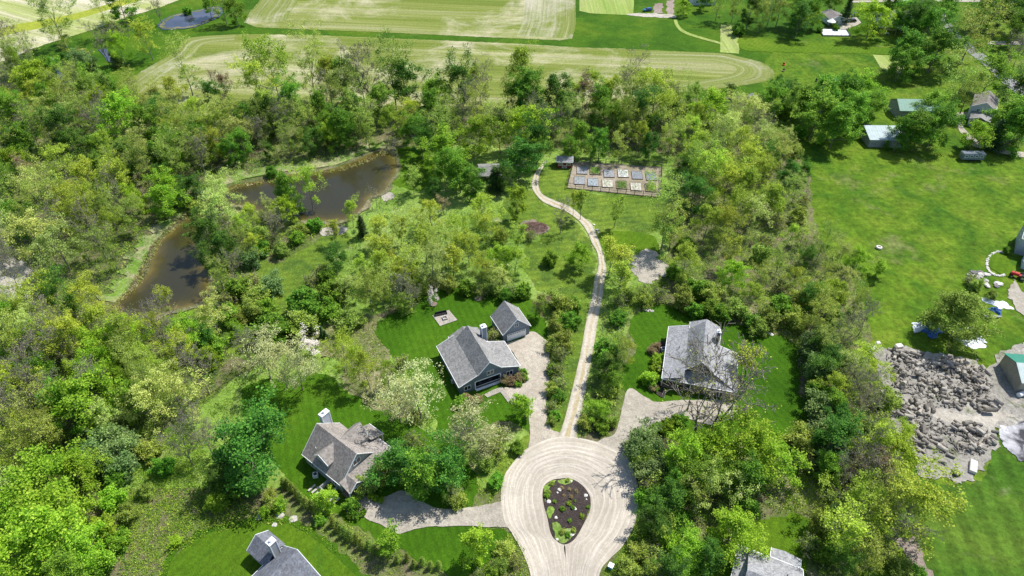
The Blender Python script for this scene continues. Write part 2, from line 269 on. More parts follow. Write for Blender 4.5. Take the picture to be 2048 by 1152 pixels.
# ------------------------------------------------------------------ object helpers
def tag(o, label=None, cat=None, group=None, kind=None):
    if label: o['label'] = label
    if cat: o['category'] = cat
    if group: o['group'] = group
    if kind: o['kind'] = kind
    return o
def empty(name, loc=(0, 0, 0), rz=0, label=None, cat=None, group=None):
    o = bpy.data.objects.new(name, None); C.objects.link(o); o.location = loc; o.rotation_euler = (0, 0, rz); o.empty_display_size = .5
    return tag(o, label, cat, group)
def link(name, me, parent=None):
    o = bpy.data.objects.new(name, me); C.objects.link(o)
    if parent: o.parent = parent
    return o
class MB:
    def __init__(s): s.v = []; s.f = []; s.m = []
    def add(s, vs, fs, mi=0):
        b = len(s.v); s.v += [tuple(map(float, p)) for p in vs]; s.f += [tuple(b+i for i in f) for f in fs]; s.m += [mi]*len(fs); return s
    def box(s, x0, y0, z0, x1, y1, z1, mi=0):
        v = [(x0,y0,z0),(x1,y0,z0),(x1,y1,z0),(x0,y1,z0),(x0,y0,z1),(x1,y0,z1),(x1,y1,z1),(x0,y1,z1)]
        return s.add(v, [(0,3,2,1),(4,5,6,7),(0,1,5,4),(1,2,6,5),(2,3,7,6),(3,0,4,7)], mi)
    def obox(s, c, size, rz=0, mi=0, tilt=0):
        hx, hy, hz = [q/2 for q in size]; cs, sn = math.cos(rz), math.sin(rz); ct, st = math.cos(tilt), math.sin(tilt); v = []
        for dz in (-hz, hz):
            for dx, dy in ((-hx,-hy),(hx,-hy),(hx,hy),(-hx,hy)):
                X = dx*ct - dz*st; Zz = dx*st + dz*ct
                v.append((c[0]+X*cs-dy*sn, c[1]+X*sn+dy*cs, c[2]+Zz))
        return s.add(v, [(0,3,2,1),(4,5,6,7),(0,1,5,4),(1,2,6,5),(2,3,7,6),(3,0,4,7)], mi)
    def prism_uz(s, prof, w0, w1, mi=0):       # profile in (u,z), extruded along w
        n = len(prof); v = [(u, w0, z) for u, z in prof] + [(u, w1, z) for u, z in prof]
        return s.add(v, [tuple(range(n)), tuple(range(2*n-1, n-1, -1))] + [(i, i+n, (i+1) % n + n, (i+1) % n) for i in range(n)], mi)
    def prism_wz(s, prof, u0, u1, mi=0):
        n = len(prof); v = [(u0, w, z) for w, z in prof] + [(u1, w, z) for w, z in prof]
        return s.add(v, [tuple(range(n)), tuple(range(2*n-1, n-1, -1))] + [(i, i+n, (i+1) % n + n, (i+1) % n) for i in range(n)], mi)
    def slab(s, pts, th=.16, mi=0):            # roof plane with real thickness
        n = len(pts); v = list(pts) + [(p[0], p[1], p[2]-th) for p in pts]
        return s.add(v, [tuple(range(n)), tuple(range(2*n-1, n-1, -1))] + [(i, i+n, (i+1) % n + n, (i+1) % n) for i in range(n)], mi)
    def rod(s, a, b, r, n=6, mi=0, r2=None):
        a = Vector(a); b = Vector(b); d = (b-a).normalized(); q = d.orthogonal().normalized(); w = d.cross(q); r2 = r if r2 is None else r2; v = []
        for p, rr in ((a, r), (b, r2)):
            for k in range(n): t = 2*math.pi*k/n; v.append(p + rr*(math.cos(t)*q + math.sin(t)*w))
        return s.add(v, [tuple(range(n-1, -1, -1)), tuple(range(n, 2*n))] + [(k, (k+1) % n, (k+1) % n+n, k+n) for k in range(n)], mi)
    def blob(s, c, r, seed=0, mi=0, n=8, m=5, jit=.2, sq=1.0):
        rg = random.Random(seed); v = [(c[0], c[1], c[2]+r*sq)]
        for i in range(1, m):
            a = math.pi*i/m
            for k in range(n):
                t = 2*math.pi*k/n; q = r*(1+rg.uniform(-jit, jit))
                v.append((c[0]+q*math.sin(a)*math.cos(t), c[1]+q*math.sin(a)*math.sin(t), c[2]+q*math.cos(a)*sq))
        v.append((c[0], c[1], c[2]-r*sq)); f = [(0, 1+k, 1+(k+1) % n) for k in range(n)]
        for i in range(m-2):
            for k in range(n): a = 1+i*n+k; b = 1+i*n+(k+1) % n; f.append((a, a+n, b+n, b))
        L = len(v)-1; b0 = 1+(m-2)*n; f += [(L, b0+(k+1) % n, b0+k) for k in range(n)]
        return s.add(v, f, mi)
    def build(s, name, mats, parent=None, smooth=False):
        me = bpy.data.meshes.new(name); me.from_pydata(s.v, [], s.f)
        for m in (mats if isinstance(mats, (list, tuple)) else [mats]): me.materials.append(m)
        me.polygons.foreach_set('material_index', s.m)
        bm = bmesh.new(); bm.from_mesh(me); bmesh.ops.recalc_face_normals(bm, faces=bm.faces); bm.to_mesh(me); bm.free()
        if smooth: me.polygons.foreach_set('use_smooth', [True]*len(me.polygons))
        return link(name, me, parent)
def instance(root, loc, rz, scale=(1, 1, 1)):
    c = root.copy(); C.objects.link(c); c.location = loc; c.rotation_euler = (0, 0, rz); c.scale = scale
    for ch in root.children:
        d = ch.copy(); C.objects.link(d); d.parent = c
        for g in ch.children:
            e = g.copy(); C.objects.link(e); e.parent = d
    return c

# ------------------------------------------------------------------ ground sheets
ZL = [0.0]
KEEP = []            # open ground that stays free of undergrowth
def sheet(name, px, mat, z=None, smooth=True, jitter=0.0, kind='structure', pts=None, label=None, cat=None):
    if pts is None:
        q = cr(px, True, 7) if smooth else np.array(px, float)
        P = ground_pts(q)
    else: P = pts
    if any(w in name for w in ('lawn', 'drive', 'field', 'track', 'yard', 'garden', 'patch', 'patio', 'mown', 'pool', 'island', 'bed', 'path', 'upper_meadow')): KEEP.append(P)
    if jitter:
        Q = []
        for i in range(len(P)):
            a, b = P[i], P[(i+1) % len(P)]; k = max(1, int(np.hypot(*(b-a))/.7))
            for j in range(k): Q.append(a+(b-a)*j/k)
        P = np.array(Q); ph = rng.uniform(0, 6, 8)
        L = np.cumsum(np.r_[0, np.hypot(*(np.diff(P, axis=0).T))])
        for i, (wl, am) in enumerate(((9, 1), (4.3, .7), (2.1, .5), (1.0, .35))):
            P = P + jitter*am*np.c_[np.sin(L*6.28/wl+ph[i]), np.cos(L*6.28/wl*1.13+ph[i+4])]
    if z is None: ZL[0] += .003; z = ZL[0]
    me = bpy.data.meshes.new(name); tris = tessellate_polygon([[Vector((x, y, 0)) for x, y in P]])
    me.from_pydata([(x, y, z) for x, y in P], [], [tuple(t) for t in tris]); me.materials.append(mat)
    bm = bmesh.new(); bm.from_mesh(me)
    for f in bm.faces:
        f.normal_update()
        if f.normal.z < 0: f.normal_flip()
    bm.to_mesh(me); bm.free()
    return tag(link(name, me), label, cat, kind=kind)
def loft(name, A, B, mat, nv=8, z=None, along=None, kind='structure', unit=False, wide=None):
    """strip between two ground polylines of equal length; uv = metres along, metres (or 0..1) across"""
    if z is None: ZL[0] += .003; z = ZL[0]
    if not name.startswith(('pond_bank', 'pond_shore', 'far_pond', 'lawn_edge')): KEEP.append(np.vstack([A, B[::-1]]))
    n = len(A); mid = (A+B)/2; L = np.r_[0, np.cumsum(np.hypot(*(np.diff(mid, axis=0).T)))]; W = np.hypot(*((B-A).T))
    v = []; uvs = []
    for i in range(n):
        for j in range(nv+1):
            t = j/nv; p = A[i]*(1-t)+B[i]*t; v.append((p[0], p[1], z)); uvs.append((L[i], t if unit else t*(wide or W.mean())))
    f = [(i*(nv+1)+j, (i+1)*(nv+1)+j, (i+1)*(nv+1)+j+1, i*(nv+1)+j+1) for i in range(n-1) for j in range(nv)]
    me = bpy.data.meshes.new(name); me.from_pydata(v, [], f); me.materials.append(mat)
    ul = me.uv_layers.new(name='UVMap'); li = np.zeros(len(me.loops), int); me.loops.foreach_get('vertex_index', li)
    ul.data.foreach_set('uv', np.array(uvs)[li].ravel())
    bm = bmesh.new(); bm.from_mesh(me)
    for q in bm.faces:
        q.normal_update()
        if q.normal.z < 0: q.normal_flip()
    bm.to_mesh(me); bm.free()
    return tag(link(name, me), kind=kind)
def resample(P, n):
    L = np.r_[0, np.cumsum(np.hypot(*(np.diff(P, axis=0).T)))]; t = np.linspace(0, L[-1], n)
    return np.c_[np.interp(t, L, P[:, 0]), np.interp(t, L, P[:, 1])]
def curve(px, n=60, sm=8): return resample(ground_pts(cr(px, False, sm)), n)
def band(name, px, width, mat, side=1, n=90, nv=5, closed=False, z=None, kind='structure', wob=0):
    P = curve(px, n) if not closed else resample(ground_pts(np.vstack([cr(px, True, 8), cr(px, True, 8)[:1]])), n)
    T = np.gradient(P, axis=0); 
    if closed: T[0] = T[-1] = P[1]-P[-2]
    N = np.c_[-T[:, 1], T[:, 0]]; N /= np.hypot(*N.T)[:, None]
    w = width*np.ones(n)
    if wob: w = w*(1+wob*np.sin(np.arange(n)*.9)*np.sin(np.arange(n)*.23+1))
    return loft(name, P, P+side*N*w[:, None], mat, nv, z, kind=kind)

me = bpy.data.meshes.new('ground'); me.from_pydata([(-2500, -300, 0), (2500, -300, 0), (2500, 4500, 0), (-2500, 4500, 0)], [], [(0, 1, 2, 3)]); me.materials.append(M['wood_floor'])
tag(link('ground', me), kind='structure')
# broad grass areas
sheet('upper_meadow', [(-120,-60),(2200,-60),(2200,120),(1600,200),(1560,186),(1340,200),(1100,215),(700,205),(240,215),(185,180),(60,130),(-120,110)], M['pasture_dark'], smooth=False)
sheet('east_pasture', [(1540,110),(1700,70),(2200,70),(2300,470),(2300,1300),(1760,1300),(1720,1152),(1790,1000),(1800,900),(1760,760),(1735,640),(1700,560),(1650,500),(1625,420),(1615,330),(1560,300),(1545,240),(1530,200)], M['pasture'], jitter=.35)
sheet('lower_pasture', [(1800,900),(1870,960),(1960,960),(2010,880),(2200,860),(2300,1300),(1790,1300),(1830,1160),(1800,1060),(1790,980)], M['mown_meadow'], jitter=.5)
sheet('bare_path', [(1800,1080),(1822,1070),(1850,1110),(1862,1180),(1850,1250),(1800,1250),(1815,1160)], M['mulch_pale'], jitter=.5)
sheet('rough_meadow', [(250,880),(330,860),(420,800),(470,760),(540,720),(700,640),(760,640),(820,700),(850,790),(900,840),(1000,860),(1060,870),(1060,1000),(1040,1090),(1070,1250),(600,1300),(250,1300),(210,1150),(250,1050)], M['rough'], jitter=.6)
sheet('brush_meadow', [(640,640),(740,620),(780,690),(790,780),(850,830),(770,830),(700,800),(680,730),(620,690)], M['brush'], jitter=.8)
sheet('middle_meadow', [(520,560),(640,480),(700,440),(840,300),(900,290),(1080,300),(1330,310),(1340,420),(1330,520),(1260,640),(1200,780),(1160,870),(1090,870),(1090,640),(1040,600),(900,590),(700,640),(560,660),(520,640),(410,700),(400,660),(470,600)], M['rough'], jitter=.6)
sheet('pond_side_lawn', [(520,520),(560,525),(620,490),(660,470),(700,470),(690,500),(640,540),(620,590),(570,650),(540,700),(480,720),(410,640),(330,640),(350,615),(420,600),(470,560)], M['lawn_olive'], jitter=.5)
sheet('dry_hollow', [(1480,600),(1540,560),(1600,600),(1640,660),(1600,700),(1540,680),(1440,640)], M['brush'], jitter=.8)
sheet('bank_lawn', [(770,300),(850,300),(870,360),(840,380),(790,372),(782,350),(800,330)], M['lawn'], jitter=.4)
sheet('garden_lawn', [(1075,330),(1145,330),(1148,380),(1325,400),(1330,440),(1300,470),(1310,500),(1260,500),(1200,480),(1180,440),(1130,440),(1090,405),(1068,370)], M['lawn_olive'], jitter=.3)
sheet('lane_lawn', [(1040,380),(1062,380),(1090,408),(1130,432),(1170,465),(1190,520),(1180,590),(1120,600),(1060,560),(1050,500),(1080,470),(1010,450),(1000,410)], M['lawn_olive'], jitter=.4)
sheet('mown_ring_lawn', [(1195,470),(1240,462),(1300,470),(1318,490),(1310,515),(1260,500),(1205,500)], M['lawn'], jitter=.2)
sheet('west_house_lawn', [(750,655),(820,612),(870,580),(960,575),(1060,600),(1085,640),(1100,690),(1098,860),(1060,862),(1010,840),(960,870),(900,920),(880,870),(850,800),(800,730)], M['lawn_dark'], jitter=.35)
sheet('south_house_lawn', [(640,745),(680,770),(720,800),(800,840),(900,890),(950,950),(948,1012),(880,1020),(1005,1060),(1010,1080),(960,1140),(900,1150),(820,1110),(760,1080),(690,1040),(600,990),(560,940),(480,800),(530,760)], M['lawn_dark'], jitter=.35)
sheet('far_left_lawn', [(330,1300),(330,1152),(350,1110),(400,1075),(460,1055),(530,1045),(580,1050),(640,1085),(690,1130),(740,1180),(800,1300)], M['lawn'], jitter=.15)
band('lawn_edge_shrub_line', [(330,1170),(350,1110),(400,1075),(460,1055),(530,1045),(580,1050),(640,1085),(690,1130),(740,1180)], 1.3, M['pasture_dark'], 1, wob=.4)
sheet('east_house_lawn', [(1260,640),(1330,610),(1450,640),(1520,660),(1590,690),(1600,780),(1620,860),(1580,900),(1480,870),(1350,880),(1255,790),(1230,760),(1270,700)], M['lawn_dark'], jitter=.35)
sheet('pale_rough_clearing', [(1560,900),(1620,870),(1650,900),(1660,980),(1680,1060),(1640,1075),(1615,1035),(1560,1015),(1520,1030),(1530,980)], M['brush'], jitter=.7)
sheet('corner_house_lawn', [(1500,1050),(1560,1030),(1610,1035),(1625,1060),(1610,1110),(1600,1300),(1300,1300),(1340,1130),(1420,1080)], M['lawn'], jitter=.3)
sheet('verge', [(1280,960),(1300,980),(1300,1050),(1280,1090),(1240,1130),(1210,1152),(1200,1200),(1190,1180),(1240,1100),(1270,1040)], M['lawn_olive'], jitter=.2)
sheet('verge', [(1060,870),(1065,900),(1030,930),(1005,975),(980,1000),(985,960),(1010,910)], M['lawn_olive'], jitter=.2)
sheet('lane_verge', [(1098,700),(1145,620),(1175,600),(1165,700),(1140,810),(1118,870),(1100,850)], M['lawn_olive'], jitter=.3)
# fields
sheet('lower_field', [(470,69),(375,76),(362,95),(332,118),(287,141),(250,163),(205,205),(330,222),(600,212),(900,212),(1100,218),(1270,203),(1341,187),(1450,176),(1536,162),(1548,148),(1540,135),(1520,124),(1476,113),(1444,107),(1224,97),(1149,95),(1024,87),(762,76),(612,70),(512,69)], M['field'], smooth=False, jitter=.15)
loft('lower_field_headland', curve([(1300,101),(1444,107),(1476,113),(1520,124),(1540,135),(1548,148),(1536,162),(1450,176),(1341,187)], 90), curve([(1300,121),(1410,122),(1440,126),(1465,132),(1473,140),(1462,148),(1430,156),(1390,163),(1320,178)], 90), M['field_band'], 12)
loft('lower_field_headland', curve([(470,69),(375,77),(350,104),(287,141),(230,180)], 60), curve([(470,80),(410,88),(385,112),(330,150),(285,188)], 60), M['field_band'], 12)
sheet('upper_field', [(489,45),(512,55),(762,65),(1024,77),(1119,81),(1144,77),(1151,50),(1151,25),(1149,-60),(560,-60),(515,8),(500,25)], M['field'], smooth=False, jitter=.15)
band('upper_field_headland', [(1149,-60),(1151,25),(1151,50),(1144,78)], 26, M['field_band'], -1, nv=10)
band('upper_field_headland', [(560,-60),(515,8),(500,25),(489,46)], 20, M['field_band'], 1, nv=10)
sheet('small_field', [(1158,-40),(1159,22),(1180,27),(1266,31),(1268,5),(1262,-40)], M['mown'], smooth=False)
sheet('farm_track', [(1255,28),(1300,27),(1345,30),(1347,36),(1275,33)], M['sand'], jitter=.3)
sheet('farm_track', [(1308,8),(1326,6),(1324,27),(1306,27)], M['mulch_pale'], smooth=False, jitter=.3)
sheet('farm_track', [(1333,2),(1348,0),(1347,30),(1333,28)], M['mulch_pale'], smooth=False, jitter=.3)
sheet('mown_strip', [(1441,50),(1478,50),(1478,108),(1440,105)], M['mown'], smooth=False, jitter=.1)
sheet('far_left_field', [(-300,-60),(430,-60),(385,-10),(320,15),(240,40),(185,60),(140,74),(88,90),(55,103),(0,125),(-300,230)], M['field_left'], smooth=False, jitter=.2)
loft('yellow_grass_band', curve([(-150,106),(0,57),(75,42),(140,30),(205,12),(300,-20)]), curve([(-150,126),(0,75),(75,58),(140,43),(205,24),(320,-10)]), M['yellowgrass'])
sheet('bright_mown_meadow', [(1482,72),(1536,78),(1640,88),(1790,98),(1790,112),(1745,108),(1540,104),(1482,98)], M['lawn'], jitter=.3)
sheet('side_yard_lawn', [(1745,110),(1790,112),(1810,150),(1775,145),(1760,135)], M['mown'], smooth=False)
loft('mown_path', curve([(1347,40),(1351,52),(1364,65),(1390,75),(1441,89)]), curve([(1354,40),(1358,51),(1370,62),(1392,71),(1441,85)]), M['mown'], 3)
# sand, gravel, roads
sheet('sand_patch', [(-60,520),(20,515),(62,540),(75,575),(50,600),(20,605),(-60,640)], M['sand'], jitter=.5)
sheet('gravel_patch', [(1262,520),(1275,507),(1300,504),(1325,515),(1338,538),(1325,556),(1300,562),(1272,552)], M['gravel'], jitter=.9)
sheet('gravel_patch', [(643,458),(670,454),(694,456),(690,466),(660,472),(644,470)], M['sand'], jitter=.2)
sheet('gravel_patch', [(766,388),(780,384),(790,392),(782,400),(766,402)], M['sand'], jitter=.2)
sheet('wood_chip_pile_ground', [(1042,444),(1062,440),(1092,452),(1095,465),(1070,470),(1045,462)], M['mulch_pale'], jitter=.4)
sheet('oval_lawn', [(1974,512),(1990,505),(2010,512),(2022,530),(2030,560),(2012,552),(1985,540),(1973,525)], M['lawn'], jitter=.1)
loft('county_road', curve([(1870,20),(1893,60),(1930,100),(1966,130),(2003,165),(2048,200),(2150,270)]), curve([(1884,20),(1910,60),(1948,95),(1985,122),(2028,158),(2070,185),(2170,250)]), M['asphalt'], 4)
loft('side_road', curve([(1975,83),(2020,83),(2150,84)]), curve([(1975,90),(2020,90),(2150,92)]), M['gravel'], 3)
loft('far_road', curve([(1700,2),(1800,0),(1893,0),(2050,2),(2150,4)]), curve([(1700,6),(1800,4),(1893,4),(2050,6),(2150,8)]), M['gravel'], 3)
loft('barn_drive', curve([(1912,226),(1945,225),(1990,224)]), curve([(1912,236),(1945,234),(1990,232)]), M['gravel'], 3)
loft('barn_drive', curve([(1910,232),(1914,250),(1922,268),(1950,295),(2000,300),(2100,310)]), curve([(1922,230),(1922,246),(1932,262),(1958,284),(2004,308),(2100,322)]), M['gravel'], 3)
sheet('garage_apron', [(1688,35),(1712,34),(1722,46),(1712,52),(1694,58),(1688,64),(1672,54),(1682,46)], M['gravel'], smooth=False)
sheet('log_yard_ground', [(1735,686),(1765,698),(1810,695),(1870,708),(1915,712),(1950,722),(1975,735),(2010,700),(2100,700),(2150,900),(2003,862),(2000,880),(1986,904),(1971,929),(1946,954),(1926,964),(1886,960),(1843,951),(1823,906),(1790,865),(1768,800),(1755,740)], M['yarddirt'], jitter=.45)
sheet('sandy_track', [(1868,822),(1900,824),(1950,835),(1990,822),(2030,800),(2110,800),(2110,840),(2030,830),(1990,848),(1930,848),(1880,838)], M['sand'], jitter=.4)
sheet('dark_wet_track', [(1990,812),(2020,806),(2060,800),(2110,820),(2060,832),(2010,826)], M['yarddirt'], jitter=.3)
sheet('concrete_pad', [(2003,858),(2020,850),(2048,842),(2120,840),(2120,930),(2048,922),(2028,912),(2008,895),(1998,880)], M['concrete'], jitter=.3)
sheet('shed_yard_gravel', [(2030,560),(2048,590),(2090,600),(2090,650),(2040,625),(2020,600),(2015,592)], M['sand'], jitter=.3)
# drives
sheet('middle_drive', [(1010,690),(1040,679),(1064,664),(1085,676),(1098,688),(1099,716),(1099,766),(1093,801),(1095,841),(1105,862),(1120,868),(1118,900),(1062,905),(1060,863),(1058,836),(1056,812),(1040,806),(1024,808),(1013,790),(1008,776),(1025,775),(1050,762),(1040,740),(1030,710)], M['gravel_pink'], jitter=.08)
sheet('west_drive', [(697,1003),(712,994),(727,988),(747,1000),(775,992),(807,982),(835,995),(862,1014),(912,1019),(949,1014),(1000,1004),(1060,1000),(1060,1060),(1010,1056),(937,1053),(862,1054),(812,1064),(792,1067),(762,1051),(732,1036),(715,1018)], M['gravel'], jitter=.08)
sheet('east_drive', [(1255,780),(1286,793),(1305,803),(1324,804),(1349,802),(1400,800),(1445,802),(1475,815),(1470,832),(1429,850),(1400,846),(1374,838),(1349,837),(1324,846),(1299,861),(1276,880),(1268,905),(1250,930),(1180,905),(1200,880),(1231,864)], M['gravel'], jitter=.08)
LNE = [(1100,905),(1121,863),(1136,813),(1159,716),(1171,651),(1184,591),(1188,560),(1196,538),(1195,508),(1184,488),(1176,468),(1160,445),(1134,425),(1106,414),(1084,403),(1068,385),(1063,370),(1069,348),(1090,322)]
LNR = [(1160,905),(1154,863),(1166,813),(1187,696),(1196,641),(1206,591),(1209,560),(1213,538),(1204,500),(1194,473),(1184,450),(1166,435),(1140,414),(1110,402),(1086,390),(1079,378),(1077,368),(1081,346),(1096,322)]
loft('gravel_lane', curve(LNE, 110), curve(LNR, 110), M['lane'], 6, unit=True)
# turning circle: two halves, seam above and below the island
inL = [(1131,957),(1119,958),(1104,961),(1090,971),(1085,989),(1088,1014),(1094,1034),(1101,1066),(1111,1081),(1129,1090),(1131,1120),(1133,1152),(1134,1230)]
outL = [(1131,874),(1100,878),(1065,892),(1045,905),(1024,929),(1010,950),(1002,984),(1003,1015),(1010,1045),(1024,1068),(1044,1104),(1061,1152),(1066,1230)]
inR = [(1131,957),(1144,959),(1164,971),(1176,986),(1181,1001),(1179,1024),(1166,1051),(1149,1079),(1129,1090),(1131,1120),(1133,1152),(1134,1230)]
outR = [(1131,874),(1165,878),(1205,888),(1240,905),(1262,930),(1278,985),(1276,1019),(1266,1056),(1244,1094),(1219,1119),(1199,1149),(1190,1230)]
z0 = ZL[0] = ZL[0]+.003
def byidx(px, m): return ground_pts(cr(px, False, m))
loft('turning_circle', byidx(inL, 10), byidx(outL, 10), M['roadloft'], 16, z=z0, wide=12)
loft('turning_circle', byidx(inR, 10), byidx(outR, 10), M['roadloft'], 16, z=z0, wide=12)
ISL = [(1119,958),(1144,959),(1164,971),(1176,986),(1181,1001),(1176,1024),(1166,1051),(1149,1079),(1129,1090),(1111,1081),(1101,1066),(1094,1034),(1088,1014),(1085,989),(1090,971),(1104,961)]
sheet('island_bed', ISL, M['mulch'])
for q in ([(1088,972),(1100,962),(1112,961),(1104,970),(1096,985),(1092,1003),(1087,992)], [(1120,960),(1142,961),(1140,967),(1122,967)], [(1096,1012),(1108,1018),(1104,1034),(1098,1036)], [(1104,1050),(1118,1048),(1126,1058),(1150,1056),(1148,1074),(1130,1087),(1112,1078)]):
    sheet('island_groundcover', q, M['rough'], jitter=.15, kind='stuff')
sheet('stepping_path', [(968,790),(985,781),(1004,774),(1008,779),(1024,803),(1017,807),(1001,785),(975,796)], M['paving'], smooth=False)
sheet('patio', [(865,632),(898,621),(915,641),(880,653)], M['paving'], smooth=False, kind='structure')
def ring(px, py, r, mat, name='mulch_ring'):
    x, y = U(px, py); a = np.linspace(0, 2*math.pi, 20, endpoint=False)
    sheet(name, None, mat, pts=np.c_[x+r*np.cos(a)*(1+.08*np.sin(3*a)), y+r*.9*np.sin(a)], smooth=False)
ring(867, 609, 1.0, M['mulch_pale']); ring(957, 598, 1.1, M['mulch_pale'])
sheet('shrub_bed', [(1303,745),(1307,720),(1302,705),(1310,690),(1330,690),(1330,790),(1305,782),(1295,765)], M['mulch'])
sheet('shrub_bed', [(1296,864),(1312,852),(1335,842),(1362,838),(1375,850),(1350,862),(1325,875),(1300,880)], M['mulch'])
sheet('shrub_bed', [(1040,740),(1050,745),(1053,757),(1045,768),(1020,774),(1010,768),(1010,758)], M['mulch'])
sheet('shrub_bed', [(693,1020),(705,1010),(725,1012),(730,1025),(722,1036),(705,1040),(696,1034)], M['mulch_pale'])
# garden
GQ = [(1148,324),(1323,335),(1320,396),(1134,377)]
sheet('garden_plot_soil', GQ, M['soil'], smooth=False)

# water
def pond(name, px, mat, shore_w, cell=.9):
    P = ground_pts(cr(px, True, 8)); a, b = P.min(0)-1, P.max(0)+1; KEEP.append(P)
    gx = np.arange(a[0], b[0], cell); gy = np.arange(a[1], b[1], cell); G = np.array([(x, y) for y in gy for x in gx])
    cen = G+cell/2; ins = inside(cen, P)
    nx, ny = len(gx), len(gy); I = ins.reshape(ny, nx); J = I.copy()
    J[1:] |= I[:-1]; J[:-1] |= I[1:]; J[:, 1:] |= I[:, :-1]; J[:, :-1] |= I[:, 1:]
    seg0, seg1 = P, np.roll(P, -1, 0); d = seg1-seg0; dd = (d**2).sum(1)+1e-9
    dist = np.full(len(G), 1e9)
    for i in range(len(P)):
        tt = np.clip(((G-seg0[i])@d[i])/dd[i], 0, 1); q = seg0[i]+tt[:, None]*d[i]; dist = np.minimum(dist, np.hypot(*(G-q).T))
    dist[~inside(G, P)] = 0
    ZL[0] += .003; z = ZL[0]; fs = [(j*nx+i, j*nx+i+1, (j+1)*nx+i+1, (j+1)*nx+i) for j in range(ny-1) for i in range(nx-1) if J[j, i]]
    me = bpy.data.meshes.new(name); me.from_pydata([(p[0], p[1], z) for p in G], [], fs); me.materials.append(mat)
    at = me.attributes.new('shore', 'FLOAT', 'POINT'); at.data.foreach_set('value', np.clip(dist/shore_w, 0, 1))
    return tag(link(name, me), kind='structure')
PD = [(785,303),(770,302),(748,306),(725,316),(700,327),(670,337),(640,343),(600,347),(570,352),(540,357),(512,364),(485,368),(467,371),(440,385),(410,405),(390,420),(362,446),(332,472),(315,488),(305,518),(295,548),(270,575),(248,591),(235,602),(222,615),(228,632),(260,642),(295,638),(325,627),(360,619),(395,609),(420,590),(412,540),(400,500),(398,465),(418,430),(450,415),(485,412),(512,422),(540,436),(575,444),(622,441),(660,444),(697,438),(724,418),(740,396),(765,386),(777,370),(786,353),(793,340),(793,322),(786,308)]
pond('pond', PD, M['water'], 7)
PD2 = [(320,52),(335,38),(355,30),(400,21),(435,15),(441,28),(428,38),(405,48),(385,55),(355,58),(328,58)]
pond('far_pond', PD2, M['water_blue'], 5)
loft('creek_water', curve([(93,118),(103,124),(112,135),(116,150),(135,170)], 20), curve([(100,115),(112,122),(120,133),(124,148),(145,165)], 20), M['water_blue'], 2)
loft('creek_water', curve([(196,100),(208,112),(216,125)], 12), curve([(212,98),(222,110),(228,125)], 12), M['water_blue'], 2)
band('pond_shore', PD, 1.5, M['reeds'], -1, n=240, nv=2, closed=True, wob=.5)
band('pond_bank', [(232,606),(256,580),(285,535),(300,500),(320,474),(362,436),(400,402),(440,377),(480,361),(540,349),(600,340),(640,336),(680,328),(725,309),(750,300),(772,296)], 4.6, M['bankgrass'], 1, n=170, nv=3, wob=.5)
band('far_pond_shore', PD2, 1.6, M['reeds'], -1, n=100, nv=2, closed=True, wob=.5)

# ------------------------------------------------------------------ trees: skeleton of limbs, then leaves on the twigs
def tubes(segs, sides):
    """segs: array n x 8 (p0, p1, r0, r1) -> verts, faces"""
    S = np.array(segs, float); n = len(S); p0, p1 = S[:, :3], S[:, 3:6]; d = p1-p0; L = np.linalg.norm(d, axis=1)+1e-9; d /= L[:, None]
    ref = np.where(np.abs(d[:, 2:3]) > .9, np.array([[1., 0, 0]]), np.array([[0, 0, 1.]])); a = np.cross(d, ref); a /= np.linalg.norm(a, axis=1)[:, None]; b = np.cross(d, a)
    V_ = []
    for p, r in ((p0, S[:, 6]), (p1, S[:, 7])):
        for k in range(sides):
            t = 2*math.pi*k/sides; V_.append(p+r[:, None]*(math.cos(t)*a+math.sin(t)*b))
    V_ = np.stack(V_, 1).reshape(-1, 3); base = np.arange(n)*2*sides; F = []
    for k in range(sides): F.append(np.c_[base+k, base+(k+1) % sides, base+sides+(k+1) % sides, base+sides+k])
    return V_, np.stack(F, 1).reshape(-1, 4)
def mesh_np(name, parts):
    """parts: list of (verts, quads, material, rnd-or-None)"""
    V_ = np.vstack([p[0] for p in parts]); off = 0; F = []; mi = []; at = []
    for i, p in enumerate(parts):
        F.append(p[1]+off); off += len(p[0]); mi.append(np.full(len(p[1]), i)); at.append(p[3] if p[3] is not None else np.full(len(p[0]), .5))
    F = np.vstack(F); mi = np.concatenate(mi); me = bpy.data.meshes.new(name)
    me.vertices.add(len(V_)); me.vertices.foreach_set('co', V_.ravel()); me.loops.add(F.size); me.loops.foreach_set('vertex_index', F.ravel().astype(np.int32))
    me.polygons.add(len(F)); me.polygons.foreach_set('loop_start', np.arange(0, F.size, 4, dtype=np.int32))
    for p in parts: me.materials.append(p[2])
    me.polygons.foreach_set('material_index', mi.astype(np.int32)); a = me.attributes.new('rnd', 'FLOAT', 'POINT'); a.data.foreach_set('value', np.concatenate(at).astype(np.float32))
    me.update(calc_edges=True); return me
def leaves(P, size, rg, up=.8, rnd=None, asp=.62):
    """one bent-free rhombus leaf spray at each point"""
    n = len(P); nrm = rg.normal(size=(n, 3)); nrm[:, 2] += up*2; nrm /= np.linalg.norm(nrm, axis=1)[:, None]
    a = np.cross(nrm, rg.normal(size=(n, 3))); a /= np.linalg.norm(a, axis=1)[:, None]; b = np.cross(nrm, a)
    s = (size*rg.uniform(.6, 1.35, n))[:, None]
    V_ = np.stack([P-a*s*.5, P+b*s*.5*asp, P+a*s*.5, P-b*s*.5*asp], 1).reshape(-1, 3); i = np.arange(n)*4
    r = rg.uniform(.2, .8, n) if rnd is None else np.clip(rnd+rg.normal(0, .16, n), 0, 1)
    return V_, np.c_[i, i+1, i+2, i+3], np.repeat(r, 4)
